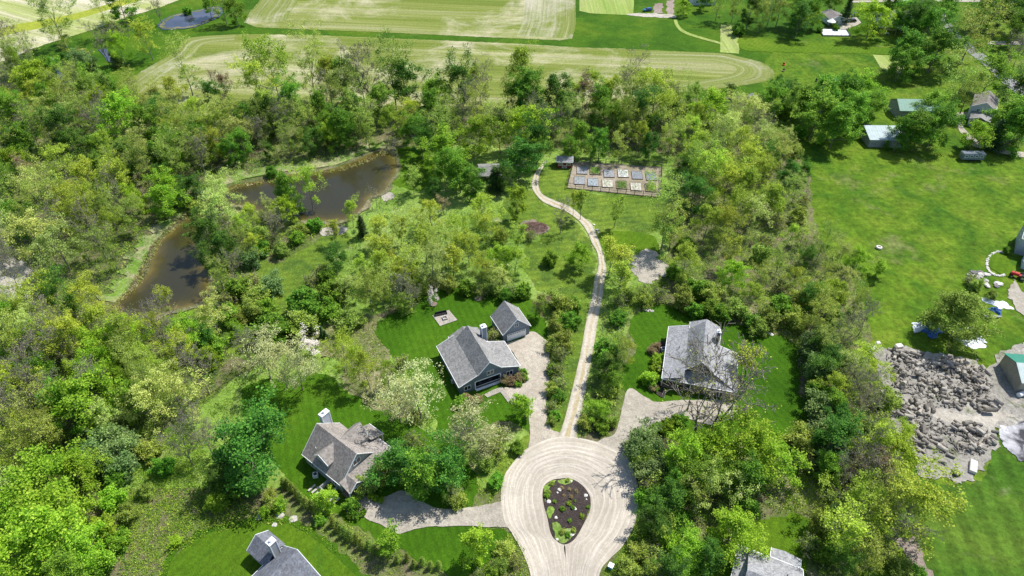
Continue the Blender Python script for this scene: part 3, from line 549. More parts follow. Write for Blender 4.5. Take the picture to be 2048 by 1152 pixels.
def rot_about(d, ang, az):
    q = np.cross(d, (0, 0, 1.) if abs(d[2]) < .95 else (1., 0, 0)); q /= np.linalg.norm(q); w = np.cross(d, q)
    return math.cos(ang)*d+math.sin(ang)*(math.cos(az)*q+math.sin(az)*w)
def skeleton(rg, Hh, Rc, t0=.3, nl=10, n2=5, n3=4, n4=3, stems=1, low=70, high=20, env='round', r0=None, trop=.25, lean=0, top=.9):
    big, small, tips = [], [], []
    r0 = r0 or Hh*.016
    for s in range(stems):
        az0 = rg.uniform(0, 6.28); p = np.array([0., 0, -.3]); sp = 0 if stems == 1 else .13
        if stems > 1: p[:2] += np.array([math.cos(az0), math.sin(az0)])*r0*1.6*stems**.5
        d = np.array([math.cos(az0)*(sp+lean), math.sin(az0)*(sp+lean), 1.]); d /= np.linalg.norm(d); K = 9; pts = [p]; hs = Hh*top*(1 if s == 0 else rg.uniform(.75, 1)); rr = r0*(1 if stems == 1 else .62)
        for k in range(K):
            d = d+rg.normal(0, .05, 3)*[1, 1, 0]; d /= np.linalg.norm(d); p = p+d*hs/K; pts.append(p)
        rad = [rr*(1-.82*(k/K)**.8) for k in range(K+1)]; rad[0] *= 1.35
        for k in range(K): big.append((*pts[k], *pts[k+1], rad[k], rad[k+1]))
        tips.append((pts[-1], d)); n_l = max(3, int(nl/stems**.6)); az = rg.uniform(0, 6.28)
        for i in range(n_l):
            t = t0+(1-t0)*((i+.4)/n_l)**.9; x = t*K; k = min(int(x), K-1); f = x-k; q = pts[k]*(1-f)+pts[k+1]*f; az += 2.4+rg.normal(0, .35)
            u = (t-t0)/(1-t0); inc = R(low*(1-u)+high*u)+rg.normal(0, .1)
            e = {'round': math.sin(math.pi*min(1, .18+.82*u)**.85)*.85+.25, 'vase': .55+.55*u, 'cone': 1.05-u*.95, 'col': .75, 'flat': .9+.2*u, 'oval': math.sin(math.pi*(.12+.82*u))*.9+.15}[env]
            Ll = Rc*e*rg.uniform(.6, 1.28)/max(.55, math.sin(inc)) * (1 if stems == 1 else .8); dd = rot_about(np.array([0., 0, 1]), inc, az)
            rl = max(.02, rr*(1-.82*t)*.62); m = 4; lp = [q]
            for j in range(m):
                dd = dd+rg.normal(0, .12, 3); dd[2] += trop*.25; dd /= np.linalg.norm(dd); lp.append(lp[-1]+dd*Ll/m)
            for j in range(m): big.append((*lp[j], *lp[j+1], rl*(1-j/m*.8), rl*(1-(j+1)/m*.8)))
            tips.append((lp[-1], dd))
            for a2 in range(n2):
                f2 = .25+.75*(a2+rg.uniform(.2, .9))/n2; x2 = f2*m; k2 = min(int(x2), m-1); q2 = lp[k2]+(lp[k2+1]-lp[k2])*(x2-k2); base = lp[k2+1]-lp[k2]; base /= np.linalg.norm(base)
                d2 = rot_about(base, rg.uniform(.5, .95), rg.uniform(0, 6.28)); d2[2] += trop*.5; d2 /= np.linalg.norm(d2); L2 = Ll*.5*(1.15-.55*f2)*rg.uniform(.8, 1.2); r2 = max(.012, rl*.42)
                mid = q2+d2*L2*.5; d2b = d2+rg.normal(0, .15, 3); d2b /= np.linalg.norm(d2b); e2 = mid+d2b*L2*.5
                small += [(*q2, *mid, r2, r2*.7), (*mid, *e2, r2*.7, r2*.35)]; tips.append((e2, d2b))
                for a3 in range(n3):
                    f3 = rg.uniform(.25, 1); q3 = q2+(mid-q2)*min(1, f3*2)+(e2-mid)*max(0, f3*2-1); d3 = rot_about(d2, rg.uniform(.5, 1.0), rg.uniform(0, 6.28)); d3[2] += trop*.4; d3 /= np.linalg.norm(d3)
                    L3 = L2*.48*rg.uniform(.7, 1.2); e3 = q3+d3*L3; small.append((*q3, *e3, r2*.45, r2*.2)); tips.append((e3, d3))
                    for a4 in range(n4):
                        q4 = q3+(e3-q3)*rg.uniform(.3, .9); d4 = rot_about(d3, rg.uniform(.5, .9), rg.uniform(0, 6.28)); e4 = q4+d4*L3*.5; small.append((*q4, *e4, r2*.25, r2*.12)); tips.append((e4, d4))
    return big, small, tips
def free_of(P):
    ok = np.ones(len(P), bool)
    for k in KEEP: ok &= ~inside(P, k)
    return P[ok]
HOLD = []
def make_tree(kind, seed, Hh=12, Rc=4.5, leaf='G', nleaf=6, lsize=.36, lspread=.38, dead=0, bark='bark', twig='twig', tip_keep=1.0, rmin=.028, twigthin=1, **kw):
    rg = np.random.default_rng(seed); big, small, tips = skeleton(rg, Hh, Rc, **kw)
    root = bpy.data.objects.new(kind, None); root.location = (0, 0, 0)
    bs = np.array(big); V_, F = tubes(bs, 6); me = mesh_np('trunk', [(V_, F, M[bark], None)]); me.polygons.foreach_set('use_smooth', [True]*len(me.polygons))
    tr = bpy.data.objects.new('trunk', me); tr.parent = root
    sm = np.array(small); sm[:, 6:8] = np.maximum(sm[:, 6:8], [rmin, rmin*.55])
    if twigthin < 1: sm = sm[rg.uniform(size=len(sm)) < twigthin]
    V2, F2 = tubes(sm, 3); parts = [(V2, F2, M[twig], None)]
    T = np.array([t[0] for t in tips]); T = T[rg.uniform(size=len(T)) < tip_keep]
    if nleaf > 0:
        cl = rg.uniform(0, 1, len(T)); nleaf *= .95; lsize *= 1.06; n = rg.poisson(nleaf, len(T)); P = np.repeat(T, n, 0)+rg.normal(0, lspread, (n.sum(), 3))*[1, 1, .7]; P[:, 2] = np.maximum(P[:, 2], .15)
        lv, lf, lr = leaves(P, lsize, rg, rnd=np.repeat(cl, n)); parts.append((lv, lf, LM[leaf], lr))
    me2 = mesh_np('crown', parts); crn = bpy.data.objects.new('crown' if nleaf > 0 else 'twigs', me2); crn.parent = root
    root['Hh'] = float(Hh); root['Rc'] = float(max(np.abs(T[:, :2]).max(), 1e-3)); HOLD.append(root); return root
def make_conifer(kind, seed, Hh=8, Rc=2.2, leaf='C', n=5200, lsize=.26, open_=0.0, tipy=None):
    rg = np.random.default_rng(seed); root = bpy.data.objects.new(kind, None)
    big = [(0, 0, -.3, 0, 0, Hh*.5, Hh*.016, Hh*.011), (0, 0, Hh*.5, 0, 0, Hh*.97, Hh*.011, .02)]; sm = []; P = []; cr_ = []
    nb = 70
    for i in range(nb):
        u = (i+.5)/nb; z = Hh*(.05+.9*u); az = i*2.4+rg.normal(0, .3); L = Rc*(1-u)**.75*rg.uniform(.65, 1.12)+.12; d = np.array([math.cos(az), math.sin(az), .12+.35*u-rg.uniform(0, .15)]); q = np.array([0, 0, z]); e = q+d*L
        sm.append((*q, *e, .04, .02)); m = int(n/nb*(.35+1.3*(1-u))); t = rg.uniform(.15, 1.05, m); c = rg.uniform(.15, .85)
        P.append(q+(e-q)*t[:, None]+rg.normal(0, 1, (m, 3))*(.10+.16*L*(1-t*.5))[:, None]*[1, 1, .6]); cr_.append(np.full(m, c))
    V_, F = tubes(big, 6); tr = bpy.data.objects.new('trunk', mesh_np('trunk', [(V_, F, M['bark'], None)])); tr.parent = root
    P = np.vstack(P); P[:, 2] = np.maximum(P[:, 2], .1); V2, F2 = tubes(sm, 3); lv, lf, lr = leaves(P, lsize, rg, rnd=np.concatenate(cr_), asp=.5)
    c = bpy.data.objects.new('crown', mesh_np('crown', [(V2, F2, M['bark'], None), (lv, lf, LM[leaf], lr)])); c.parent = root
    root['Hh'] = float(Hh); root['Rc'] = float(Rc*1.1); HOLD.append(root); return root
PR = {}
def reg(k, f): PR.setdefault(k, []).append(f)
for i in range(4): reg('G', make_tree('broadleaf_tree', 10+i, 12, 4.3, 'G', 10, .38, .42, t0=.16, nl=16, n2=5, n3=4, n4=2, low=82, high=22, env='round', twigthin=.35))
for i in range(3): reg('V', make_tree('broadleaf_tree', 20+i, 11, 4.6, 'V', 9, .38, .42, t0=.12, nl=16, n2=5, n3=4, n4=2, low=85, high=25, env='round', twigthin=.35))
for i in range(3): reg('D', make_tree('broadleaf_tree', 30+i, 12, 3.9, 'D', 10, .36, .42, t0=.14, nl=15, n2=5, n3=4, n4=2, low=75, high=20, env='oval', twigthin=.4))
for i in range(5): reg('Y', make_tree('budding_tree', 40+i, 13, 4.6, 'Y', 6.2, .32, .33, t0=.22, nl=13, n2=5, n3=4, n4=3, low=68, high=18, env='round', twigthin=.32, rmin=.02))
for i in range(4): reg('O', make_tree('budding_tree', 50+i, 13, 4.8, 'O', 5.4, .30, .33, t0=.2, nl=13, n2=5, n3=4, n4=3, low=62, high=14, env='vase', twigthin=.4, rmin=.02))
for i in range(3): reg('P', make_tree('blossoming_tree', 60+i, 12, 4.8, 'P', 3.8, .30, .30, t0=.25, nl=12, n2=5, n3=4, n4=3, low=68, high=22, env='round', twigthin=.32, rmin=.02))
for i in range(3): reg('L', make_tree('budding_tree', 65+i, 12, 4.7, 'L', 6.0, .31, .33, t0=.2, nl=13, n2=5, n3=4, n4=3, low=70, high=20, env='round', twigthin=.3, rmin=.02))
for i in range(4): reg('B', make_tree('bare_tree', 70+i, 12, 4.0, 'O', .5, .24, .3, t0=.28, nl=12, n2=6, n3=5, n4=3, low=58, high=14, env='vase', rmin=.034))
for i in range(3): reg('S', make_tree('slender_tree', 80+i, 13, 2.3, 'Y', 3.8, .28, .28, t0=.3, nl=15, n2=5, n3=4, n4=2, low=50, high=12, env='oval', r0=.15, twigthin=.8))
for i in range(2): reg('C', make_conifer('cedar_tree', 90+i, 8, 1.9, 'C', 6500, .26))
for i in range(2): reg('N', make_tree('young_tree', 95+i, 7, 2.0, 'V', 7, .30, .26, t0=.1, nl=16, n2=4, n3=4, n4=1, low=60, high=12, env='oval', r0=.1, twigthin=.4))
reg('W', make_tree('blossoming_tree', 98, 5, 2.2, 'W', 6, .26, .22, t0=.15, nl=9, n2=4, n3=3, n4=2, low=60, high=15, env='round', twigthin=.6))
reg('Q', make_tree('broadleaf_tree', 101, 12, 4.6, 'O', 15, .34, .45, t0=.06, nl=24, n2=5, n3=4, n4=2, low=100, high=18, env='round', twigthin=.35))
reg('R', make_tree('budding_tree', 99, 8, 3.0, 'R', 2.4, .26, .26, t0=.2, nl=11, n2=5, n3=4, n4=3, low=60, high=15, env='round'))
reg('X', make_tree('bare_tree', 120, 20, 9.0, 'Y', .35, .34, .35, t0=.2, nl=14, n2=5, n3=3, n4=2, low=58, high=12, env='vase', r0=.62, stems=3, rmin=.085, bark='twig', twig='twig', twigthin=.7))
sk = dict(n2=4, n3=4, n4=1, low=78, high=25, env='round', stems=4, top=.8)
for i in range(3): reg('b', make_tree('round_bush', 130+i, 2.6, 1.7, 'G', 9, .25, .18, t0=.12, nl=20, r0=.05, twigthin=.3, **sk))
for i in range(3): reg('o', make_tree('olive_shrub', 140+i, 3.2, 2.0, 'O', 6, .25, .22, t0=.12, nl=20, r0=.05, twigthin=.7, **sk))
for i in range(2): reg('e', make_tree('grey_green_shrub', 150+i, 3.4, 2.3, 'E', 9, .26, .24, t0=.1, nl=22, r0=.05, twigthin=.5, **sk))
for i in range(2): reg('t', make_tree('bare_shrub', 160+i, 2.8, 1.8, 'O', .8, .2, .2, t0=.1, nl=22, r0=.045, rmin=.026, **sk))
for i in range(2): reg('y', make_tree('lime_bush', 170+i, 2.2, 1.5, 'V', 9, .22, .17, t0=.1, nl=18, r0=.04, twigthin=.3, **sk))
for i in range(2): reg('r', make_tree('reddish_shrub', 175+i, 2.0, 1.5, 'R', 5, .22, .2, t0=.1, nl=18, r0=.04, twig='twig_red', **sk))
for i in range(2): reg('k', make_conifer('hedge_conifer', 180+i, 3.2, .95, 'K', 2600, .2))
LOOK = {'G': 'leafy mid green tree', 'V': 'dense lime green tree', 'D': 'dark green leafy tree', 'Y': 'yellow-green budding tree', 'O': 'olive fine-twigged tree', 'P': 'pale cream-budding tree', 'L': 'pale lime budding tree',
 'B': 'bare grey tree', 'S': 'slender sparse tree', 'C': 'dark cedar', 'N': 'small upright lime green tree', 'W': 'white-blossomed tree', 'R': 'russet-budded tree', 'Q': 'big dense rounded yellow-green tree', 'X': 'huge bare many-stemmed tree',
 'b': 'round green bush', 'o': 'olive shrub', 'e': 'grey-green spreading shrub', 't': 'leafless twiggy shrub', 'y': 'low lime green bush', 'r': 'reddish low shrub', 'k': 'small clipped hedge conifer'}
# landmarks used to say where a plant stands (photo points)
MARKS = [((112, 40), 'in the far left corner by the pale field', 90), ((230, 80), 'by the creek left of the far pond', 95), ((400, 20), 'beside the small far pond', 70),
 ((60, 230), 'in the deep wood below the creek', 130), ((250, 240), 'in the wood left of the big field', 130), ((420, 210), 'in the wood at the big field\'s left end', 100), ((600, 180), 'on the near edge of the big field', 110), ((800, 190), 'by the big field above the pond\'s upper end', 110),
 ((560, 290), 'in the wood behind the pond\'s far bank', 100), ((360, 340), 'in the wood left of the pond\'s bend', 100), ((130, 380), 'in the wood above the sand patch', 120), ((200, 480), 'in the wood left of the pond\'s grassy bank', 90), ((50, 560), 'around the bare sand patch', 90),
 ((470, 480), 'on the wooded spit inside the pond\'s curve', 100), ((600, 400), 'on the spit\'s tip by the open water', 70), ((300, 650), 'at the pond\'s lower end', 100), ((120, 660), 'in the wood below the sand patch', 110), ((100, 830), 'in the lower left wood', 120), ((330, 780), 'in the thicket below the pond', 100), ((60, 1060), 'in the bottom left corner thicket', 130), ((220, 930), 'at the thicket\'s edge by the rough meadow', 80),
 ((490, 900), 'in the meadow left of the taupe-roofed house', 90), ((560, 720), 'above the taupe-roofed house on the lawn', 90), ((720, 730), 'on the dry slope behind the taupe-roofed house', 80), ((830, 800), 'between the taupe-roofed and blue houses', 80), ((830, 945), 'over the taupe-roofed house\'s drive', 80), ((940, 870), 'in front of the blue house\'s lawn', 80),
 ((730, 1060), 'in the row along the taupe-roofed house\'s lawn', 120), ((620, 600), 'by the mown path below the pond', 90), ((700, 480), 'in the clearing right of the spit', 90), ((790, 580), 'behind the blue house\'s patio', 80), ((850, 480), 'in the grove between pond and lane', 90), ((960, 520), 'in the grove behind the blue house\'s garage', 80), ((960, 430), 'below the grey pavilion roof', 70),
 ((920, 330), 'beside the grey pavilion roof', 80), ((820, 360), 'on the pond\'s right bank', 60), ((960, 240), 'in the wood behind the pavilion', 90), ((1060, 200), 'on the field edge behind the red shed', 90), ((1220, 250), 'in the wood behind the fenced garden', 100), ((1400, 230), 'in the wood at the big field\'s right end', 100), ((1370, 380), 'right of the fenced garden', 80), ((1490, 370), 'in the wood between garden and right meadow', 90),
 ((1130, 460), 'beside the bend of the gravel lane', 70), ((1230, 520), 'between the lane and the round gravel patch', 60), ((1340, 480), 'by the round gravel patch', 70), ((1440, 540), 'in the scrub behind the bare-tree house', 80), ((1110, 680), 'between the blue house\'s drive and the lane', 110), ((1220, 740), 'between the lane and the bare-tree house', 110), ((1310, 750), 'along the bare-tree house\'s left wall', 50), ((1340, 860), 'in the bed by the bare-tree house\'s drive', 60),
 ((1440, 800), 'in front of the bare-tree house', 90), ((1500, 720), 'right of the bare-tree house', 60), ((1300, 920), 'right of the turning circle', 90), ((1440, 950), 'in the wood right of the turning circle', 110), ((1430, 1090), 'behind the bottom right house', 90), ((1620, 640), 'in the belt above the right lawn', 90), ((1690, 760), 'in the belt left of the log yard', 90), ((1690, 920), 'in the belt below the log yard\'s corner', 100), ((1740, 1060), 'in the belt beside the lower meadow', 110),
 ((1600, 480), 'on the right meadow\'s left edge', 110), ((1911, 618), 'among the tarps in the right yard', 90), ((1600, 200), 'around the barns\' left side', 110), ((1800, 260), 'between the two metal-roofed barns', 90), ((1970, 260), 'around the white house with porch', 110), ((1840, 130), 'beside the diagonal grey road', 110), ((1600, 30), 'left of the small white garage', 90), ((1790, 30), 'right of the small white garage', 90), ((1980, 30), 'in the top right corner', 90), ((1440, 30), 'below the far top house', 100), ((1131, 1020), 'on the turning circle\'s island', 60)]
PLANTS = []
used = set(); cnt = {}
prng = np.random.default_rng(99)
def plant(k, px, py, h, rs=1.0, frac=.6, xy=None):
    """crown centre seen at px,py; h metres tall"""
    if k in 'boetyr' and ((1095 < px < 1150 and 590 < py < 850) or (1160 < px < 1262 and 600 < py < 860)): h *= .78
    if k in 'GVDOYCPeBL' and 1596 < px < 1650 and 670 < py < 890: px += 20
    if px > 1850 and px < 1880 and py < 60: px -= 14
    if k in 'GVDO' and px > 1540 and py < 330: h *= 1.0; rs *= 1.12; k = 'G' if k == 'O' and py > 160 and prng.uniform() < .5 else k
    elif k in 'GVDYOPBSLRQ' and py < 840 and not (480 < px < 1340 and py < 235) and not (865 < px < 1075 and 255 < py < 375): h *= .88; rs *= .97
    if xy is None and k in 'GVDYOPBL' and px < 300 and 380 < py < 560: px -= 22
    if xy is None and k in 'GVDYOPBL' and 395 < px < 765 and 268 < py < 345: py -= 15; h *= .9
    if xy is None and k in 'VGL' and 1340 < px < 1570 and 880 < py < 980: py += 14
    x, y = U(px, py, h*frac) if xy is None else xy
    L = PR[k]; i = cnt.get(k, int(prng.integers(9))) % len(L); cnt[k] = i+1; root = L[i]; s = h/root['Hh']; w = s*rs*prng.uniform(.92, 1.1)
    if root not in used:
        used.add(root); C.objects.link(root)
        for ch in root.children: C.objects.link(ch)
        o = root
    else:
        o = root.copy(); C.objects.link(o)
        for ch in root.children:
            d = ch.copy(); C.objects.link(d); d.parent = o
    o.location = (x, y, 0); o.rotation_euler = (0, 0, prng.uniform(0, 6.28)); o.scale = (w, w*prng.uniform(.93, 1.07), s)
    v = CAMH*SP
    PLANTS.append([o, k, px, py, h]); return o
TREES = '''
O 112 45 21 1.15;G 240 12 16 1.3;O 215 42 15;Y 293 82 16 1.1;V 238 97 13 .8;B 207 98 14;B 313 14 15;O 445 15 15;G 470 25 12;G 415 8 13;O 132 95 12;B 20 92 15;B 55 95 13;
O 22 125 14;V 82 160 15 1.1;O 62 128 13;B 10 172 15;G 40 232 14;G 12 225 14;O 128 200 14;G 155 152 11;G 186 176 13;O 214 190 12;O 265 182 12;V 240 238 15 1.15;L 322 203 13 1.1;O 372 148 17 1.1;Y 352 188 14;D 432 203 14;R 452 176 13;
D 130 262 14;G 90 205 13;O 175 232 14;B 205 262 14;G 300 255 13;O 345 245 13;Y 395 232 14;L 280 290 13;G 335 296 13;O 385 275 13;G 50 285 14;O 10 300 14;D 155 300 13;Y 210 300 13;
Y 545 140 21 1.0;Y 520 170 16;O 622 148 19;Y 655 162 16;G 688 160 15;O 696 198 14;B 722 160 17;B 735 172 15;O 785 160 20 1.15;D 815 178 17;G 765 214 13;Y 785 248 14 .8;D 912 175 17 .8;G 872 196 13;Y 950 168 14 .8;B 962 192 14;
G 585 202 13;G 637 226 13;G 650 270 12;O 605 262 13;B 568 245 13;D 540 232 14;G 500 245 13;O 470 255 14;Y 440 270 13;G 686 255 14;O 727 252 14;G 715 225 12;D 620 300 11;O 575 300 12;B 520 290 12;G 480 305 12;Y 432 305 13;O 400 325 12;G 690 285 11;O 735 285 11;
V 957 272 12;O 1000 265 13;O 902 242 14;G 830 262 12;G 860 225 12;O 890 280 12;D 842 288 11;B 925 232 12;
Y 1036 158 21 .85;G 1060 190 16;D 1117 205 16;R 1166 198 14;G 1199 212 13;Y 1180 180 14;Y 1222 193 14;B 1262 180 15;O 1248 200 13;Y 1311 190 17;Y 1326 232 15;O 1369 206 12;V 1421 215 14 1.15;D 1462 184 6;L 1494 228 13 1.2;L 1450 262 13;V 1047 262 14;B 1100 258 12;G 1229 242 13;O 1262 250 13;Y 1284 272 12;D 1294 230 14;O 1140 250 12;G 1165 275 11;G 1200 290 11;O 1240 298 10;D 1300 296 10;O 1340 282 12;G 1140 300 9;Y 1380 262 12;
D 1038 322 12 1.15;D 1064 285 13;G 1075 305 12;V 882 308 13 .95;G 920 350 11 1.15;G 945 366 9 1.2;G 905 335 11;O 826 365 8 1.2;D 866 378 7;B 790 308 8;C 990 352 9 1.5;D 1010 362 8;
N 1030 408 10 .9;B 1122 440 9;S 1163 405 12;S 1148 402 10 .8;S 1232 420 12;V 1156 510 8 1.15;S 1222 508 14 1.2;S 1246 530 14 1.2;O 1331 448 17 .95;O 1345 462 12;Y 1374 525 11;Y 1424 345 17 1.1;Y 1455 372 14;O 1400 340 14;Y 1494 382 15 1.05;Y 1499 325 15;S 1461 500 12 1.2;V 1461 553 9;D 1386 400 12;Y 1411 450 13;Y 1450 445 12;Y 1519 353 13;Y 1400 300 13;O 1440 300 14;Y 1540 400 12;D 1573 350 9;V 1548 408 8;G 1606 345 7;L 1561 300 12;L 1530 285 12;Y 1480 290 13;O 1545 330 11;L 1500 430 12;Y 1470 420 13;O 1590 385 8;
G 577 388 14 .8;Y 617 378 15 .85;V 575 418 9;L 537 428 9;B 549 463 9;Y 702 428 9;S 667 463 9 1.3;B 752 398 6;C 722 448 8;R 887 413 6;Y 969 428 13 1.1;Y 862 428 10;Y 912 465 10;S 762 463 12 1.3;S 799 458 11 1.2;S 849 488 12 1.5;Y 974 458 10;L 862 533 13;Y 762 538 11 1.1;Y 799 552 10;D 674 513 8 1.2;Y 724 535 9;Y 937 500 11;V 1000 515 9;Y 962 545 9;D 536 320 6;S 745 500 12;S 820 520 12 1.3;O 890 505 11;S 905 520 12 1.3;L 700 575 8;S 780 500 11 1.2;O 840 455 9;S 1035 470 10 1.3;Y 1030 520 9;L 1000 560 8;
R 62 360 13;Y 125 335 15 1.15;Y 178 362 15 1.1;Y 226 362 14;O 137 408 14;O 25 410 13;L 100 385 13;V 337 378 11 .9;V 325 405 11;D 262 320 13;O 350 322 14;B 400 333 13;G 462 322 11;V 430 318 9;Y 187 430 14;L 87 478 14 1.15;L 140 498 14 1.1;B 215 478 13;O 240 505 12;D 372 385 10;L 450 388 12;L 445 430 14;D 412 468 12;Y 500 430 9;Y 487 450 8;D 455 500 10;B 15 510 13;B 36 540 12;D 415 515 9;O 480 500 9;Y 505 490 8;B 465 540 9;O 440 560 8;G 60 440 12;O 280 440 11;B 255 400 12;
D 125 590 12 1.15;Y 75 612 14;G 15 640 12;Y 176 600 12;Y 193 650 13;R 238 628 6;S 262 655 12;S 329 605 12 1.0;B 325 668 14;L 425 632 11;V 382 668 9;V 422 715 6;D 410 680 7;V 477 661 5;B 112 700 14;V 200 726 10;V 225 762 9;Y 137 680 14 1.1;O 50 700 14;V 170 800 14 1.15;G 125 820 12;O 260 735 10;O 320 760 10;L 350 795 12;L 287 810 12;Y 25 776 14;B 25 850 14;B 400 745 14;B 497 706 9;B 60 770 14;O 80 880 11;
P 527 716 13 1.1;P 562 735 13 1.05;P 594 742 12;W 622 690 4 1.3;Y 687 712 12 .7;Y 712 726 11 .6;Y 733 740 12 .7;Y 774 750 9 .8;P 794 808 12;P 836 792 14 1.05;P 945 845 12 1.0;P 960 890 8;W 864 597 4 .75;S 1079 613 8 1.2;R 1075 608 7;B 799 588 9 1.2;O 740 592 10;O 762 586 9;B 825 600 8;
D 490 905 13 1.5;D 440 965 7 1.1;D 500 950 8 1.2;V 100 965 11 1.2;V 150 950 9;V 75 1085 12 1.2;V 37 1115 11;V 175 1110 9;V 112 1035 11 1.1;L 14 990 10;B 412 880 9;B 370 900 9;V 20 1050 10;O 40 920 10;G 145 1140 9;
D 795 930 9 1.25;G 850 955 9 1.2;D 885 940 9 1.2;B 925 900 9;P 905 985 4;N 949 1098 8 1.0;N 779 1078 5.5 1.2;N 648 1008 5 1.2;N 1049 815 6.5 1.1;
V 1378 908 10 1.0;V 1432 892 10 1.0;V 1492 892 12 1.05;G 1394 945 10;G 1499 955 10;L 1424 970 9;D 1330 1000 8;D 1310 1040 7;V 1459 1062 9 1.15;V 1379 1110 6.5 1.1;D 1345 1135 6;D 1420 1120 7;V 1550 912 9 1.05;G 1350 960 7;O 1390 1000 7;G 1460 945 8;
O 1236 720 11 .75;Y 1252 700 7;D 1208 735 7 1.1;G 1230 765 7;S 1240 560 14 1.1;B 1388 770 16 .8;S 1500 722 10 1.8;B 1470 800 9 1.2;
D 1623 600 8;Y 1648 602 10;V 1673 592 9;O 1631 636 10;B 1686 676 9;Y 1722 716 9;D 1668 730 9;E1603 0 0;D 1610 700 8;D 1625 748 8;Y 1661 772 9;B 1711 776 11;B 1723 820 10;D 1648 835 8;G 1673 815 8;Y 1750 752 9;L 1700 735 9;O 1650 690 9;
Q 1911 625 13 1.2;D 1661 882 10;C 1673 905 10 1.5;G 1656 940 7;B 1723 914 10;Y 1761 902 11;V 1790 905 9;R 1748 946 9;Y 1711 1018 11;S 1686 1062 13 1.2;Y 1826 1026 13 1.15;O 1762 1020 9;B 1700 970 10;B 1795 1070 9;O 1735 1120 8;D 1690 1120 6;
L 1606 468 7;O 1643 493 9;L 1686 508 7;V 1718 518 7;N 1756 537 4.5 1.2;O 1650 545 7;L 1691 558 8;D 1611 513 7;Y 1580 470 8;O 1560 520 8;Y 1590 560 8;O 1520 560 8;Y 1500 590 8;
B 1543 15 16;O 1560 18 15;G 1611 14 16;D 1598 42 13;V 1618 32 10;G 1662 2 10;C 1698 12 14;V 1746 40 14 1.1;G 1786 16 14;G 1811 32 13;D 1836 45 13;G 1861 25 14;G 1876 48 13;G 1818 108 15 1.15;G 1803 128 12;G 1873 100 16 1.15;O 1941 82 17 1.15;G 1981 150 14;O 1906 185 14 1.15;O 1936 192 12;D 1551 170 7;D 1578 188 9;G 1648 195 14;G 1600 205 11;G 1686 192 13;V 1723 188 12;G 1631 232 14 1.1;G 1673 252 14 1.1;G 1711 228 13;G 1740 216 11;G 1832 258 12 1.0;G 1800 270 10 .9;G 1861 225 12;G 1873 252 13;V 1948 270 9;D 2031 185 13;G 2023 238 14 1.1;G 2031 262 13;C 1996 262 12 1.5;G 1973 25 14;D 2011 20 15;D 2040 35 15;G 2036 60 14;B 2023 112 13;O 1991 57 11;L 1573 277 8;O 1836 270 10;
V 1369 15 8;O 1436 14 13;O 1469 16 13;D 1499 26 14;O 1524 38 12;G 1410 0 10;G 1895 20 13;O 1520 10 14;B 2040 105 11
'''
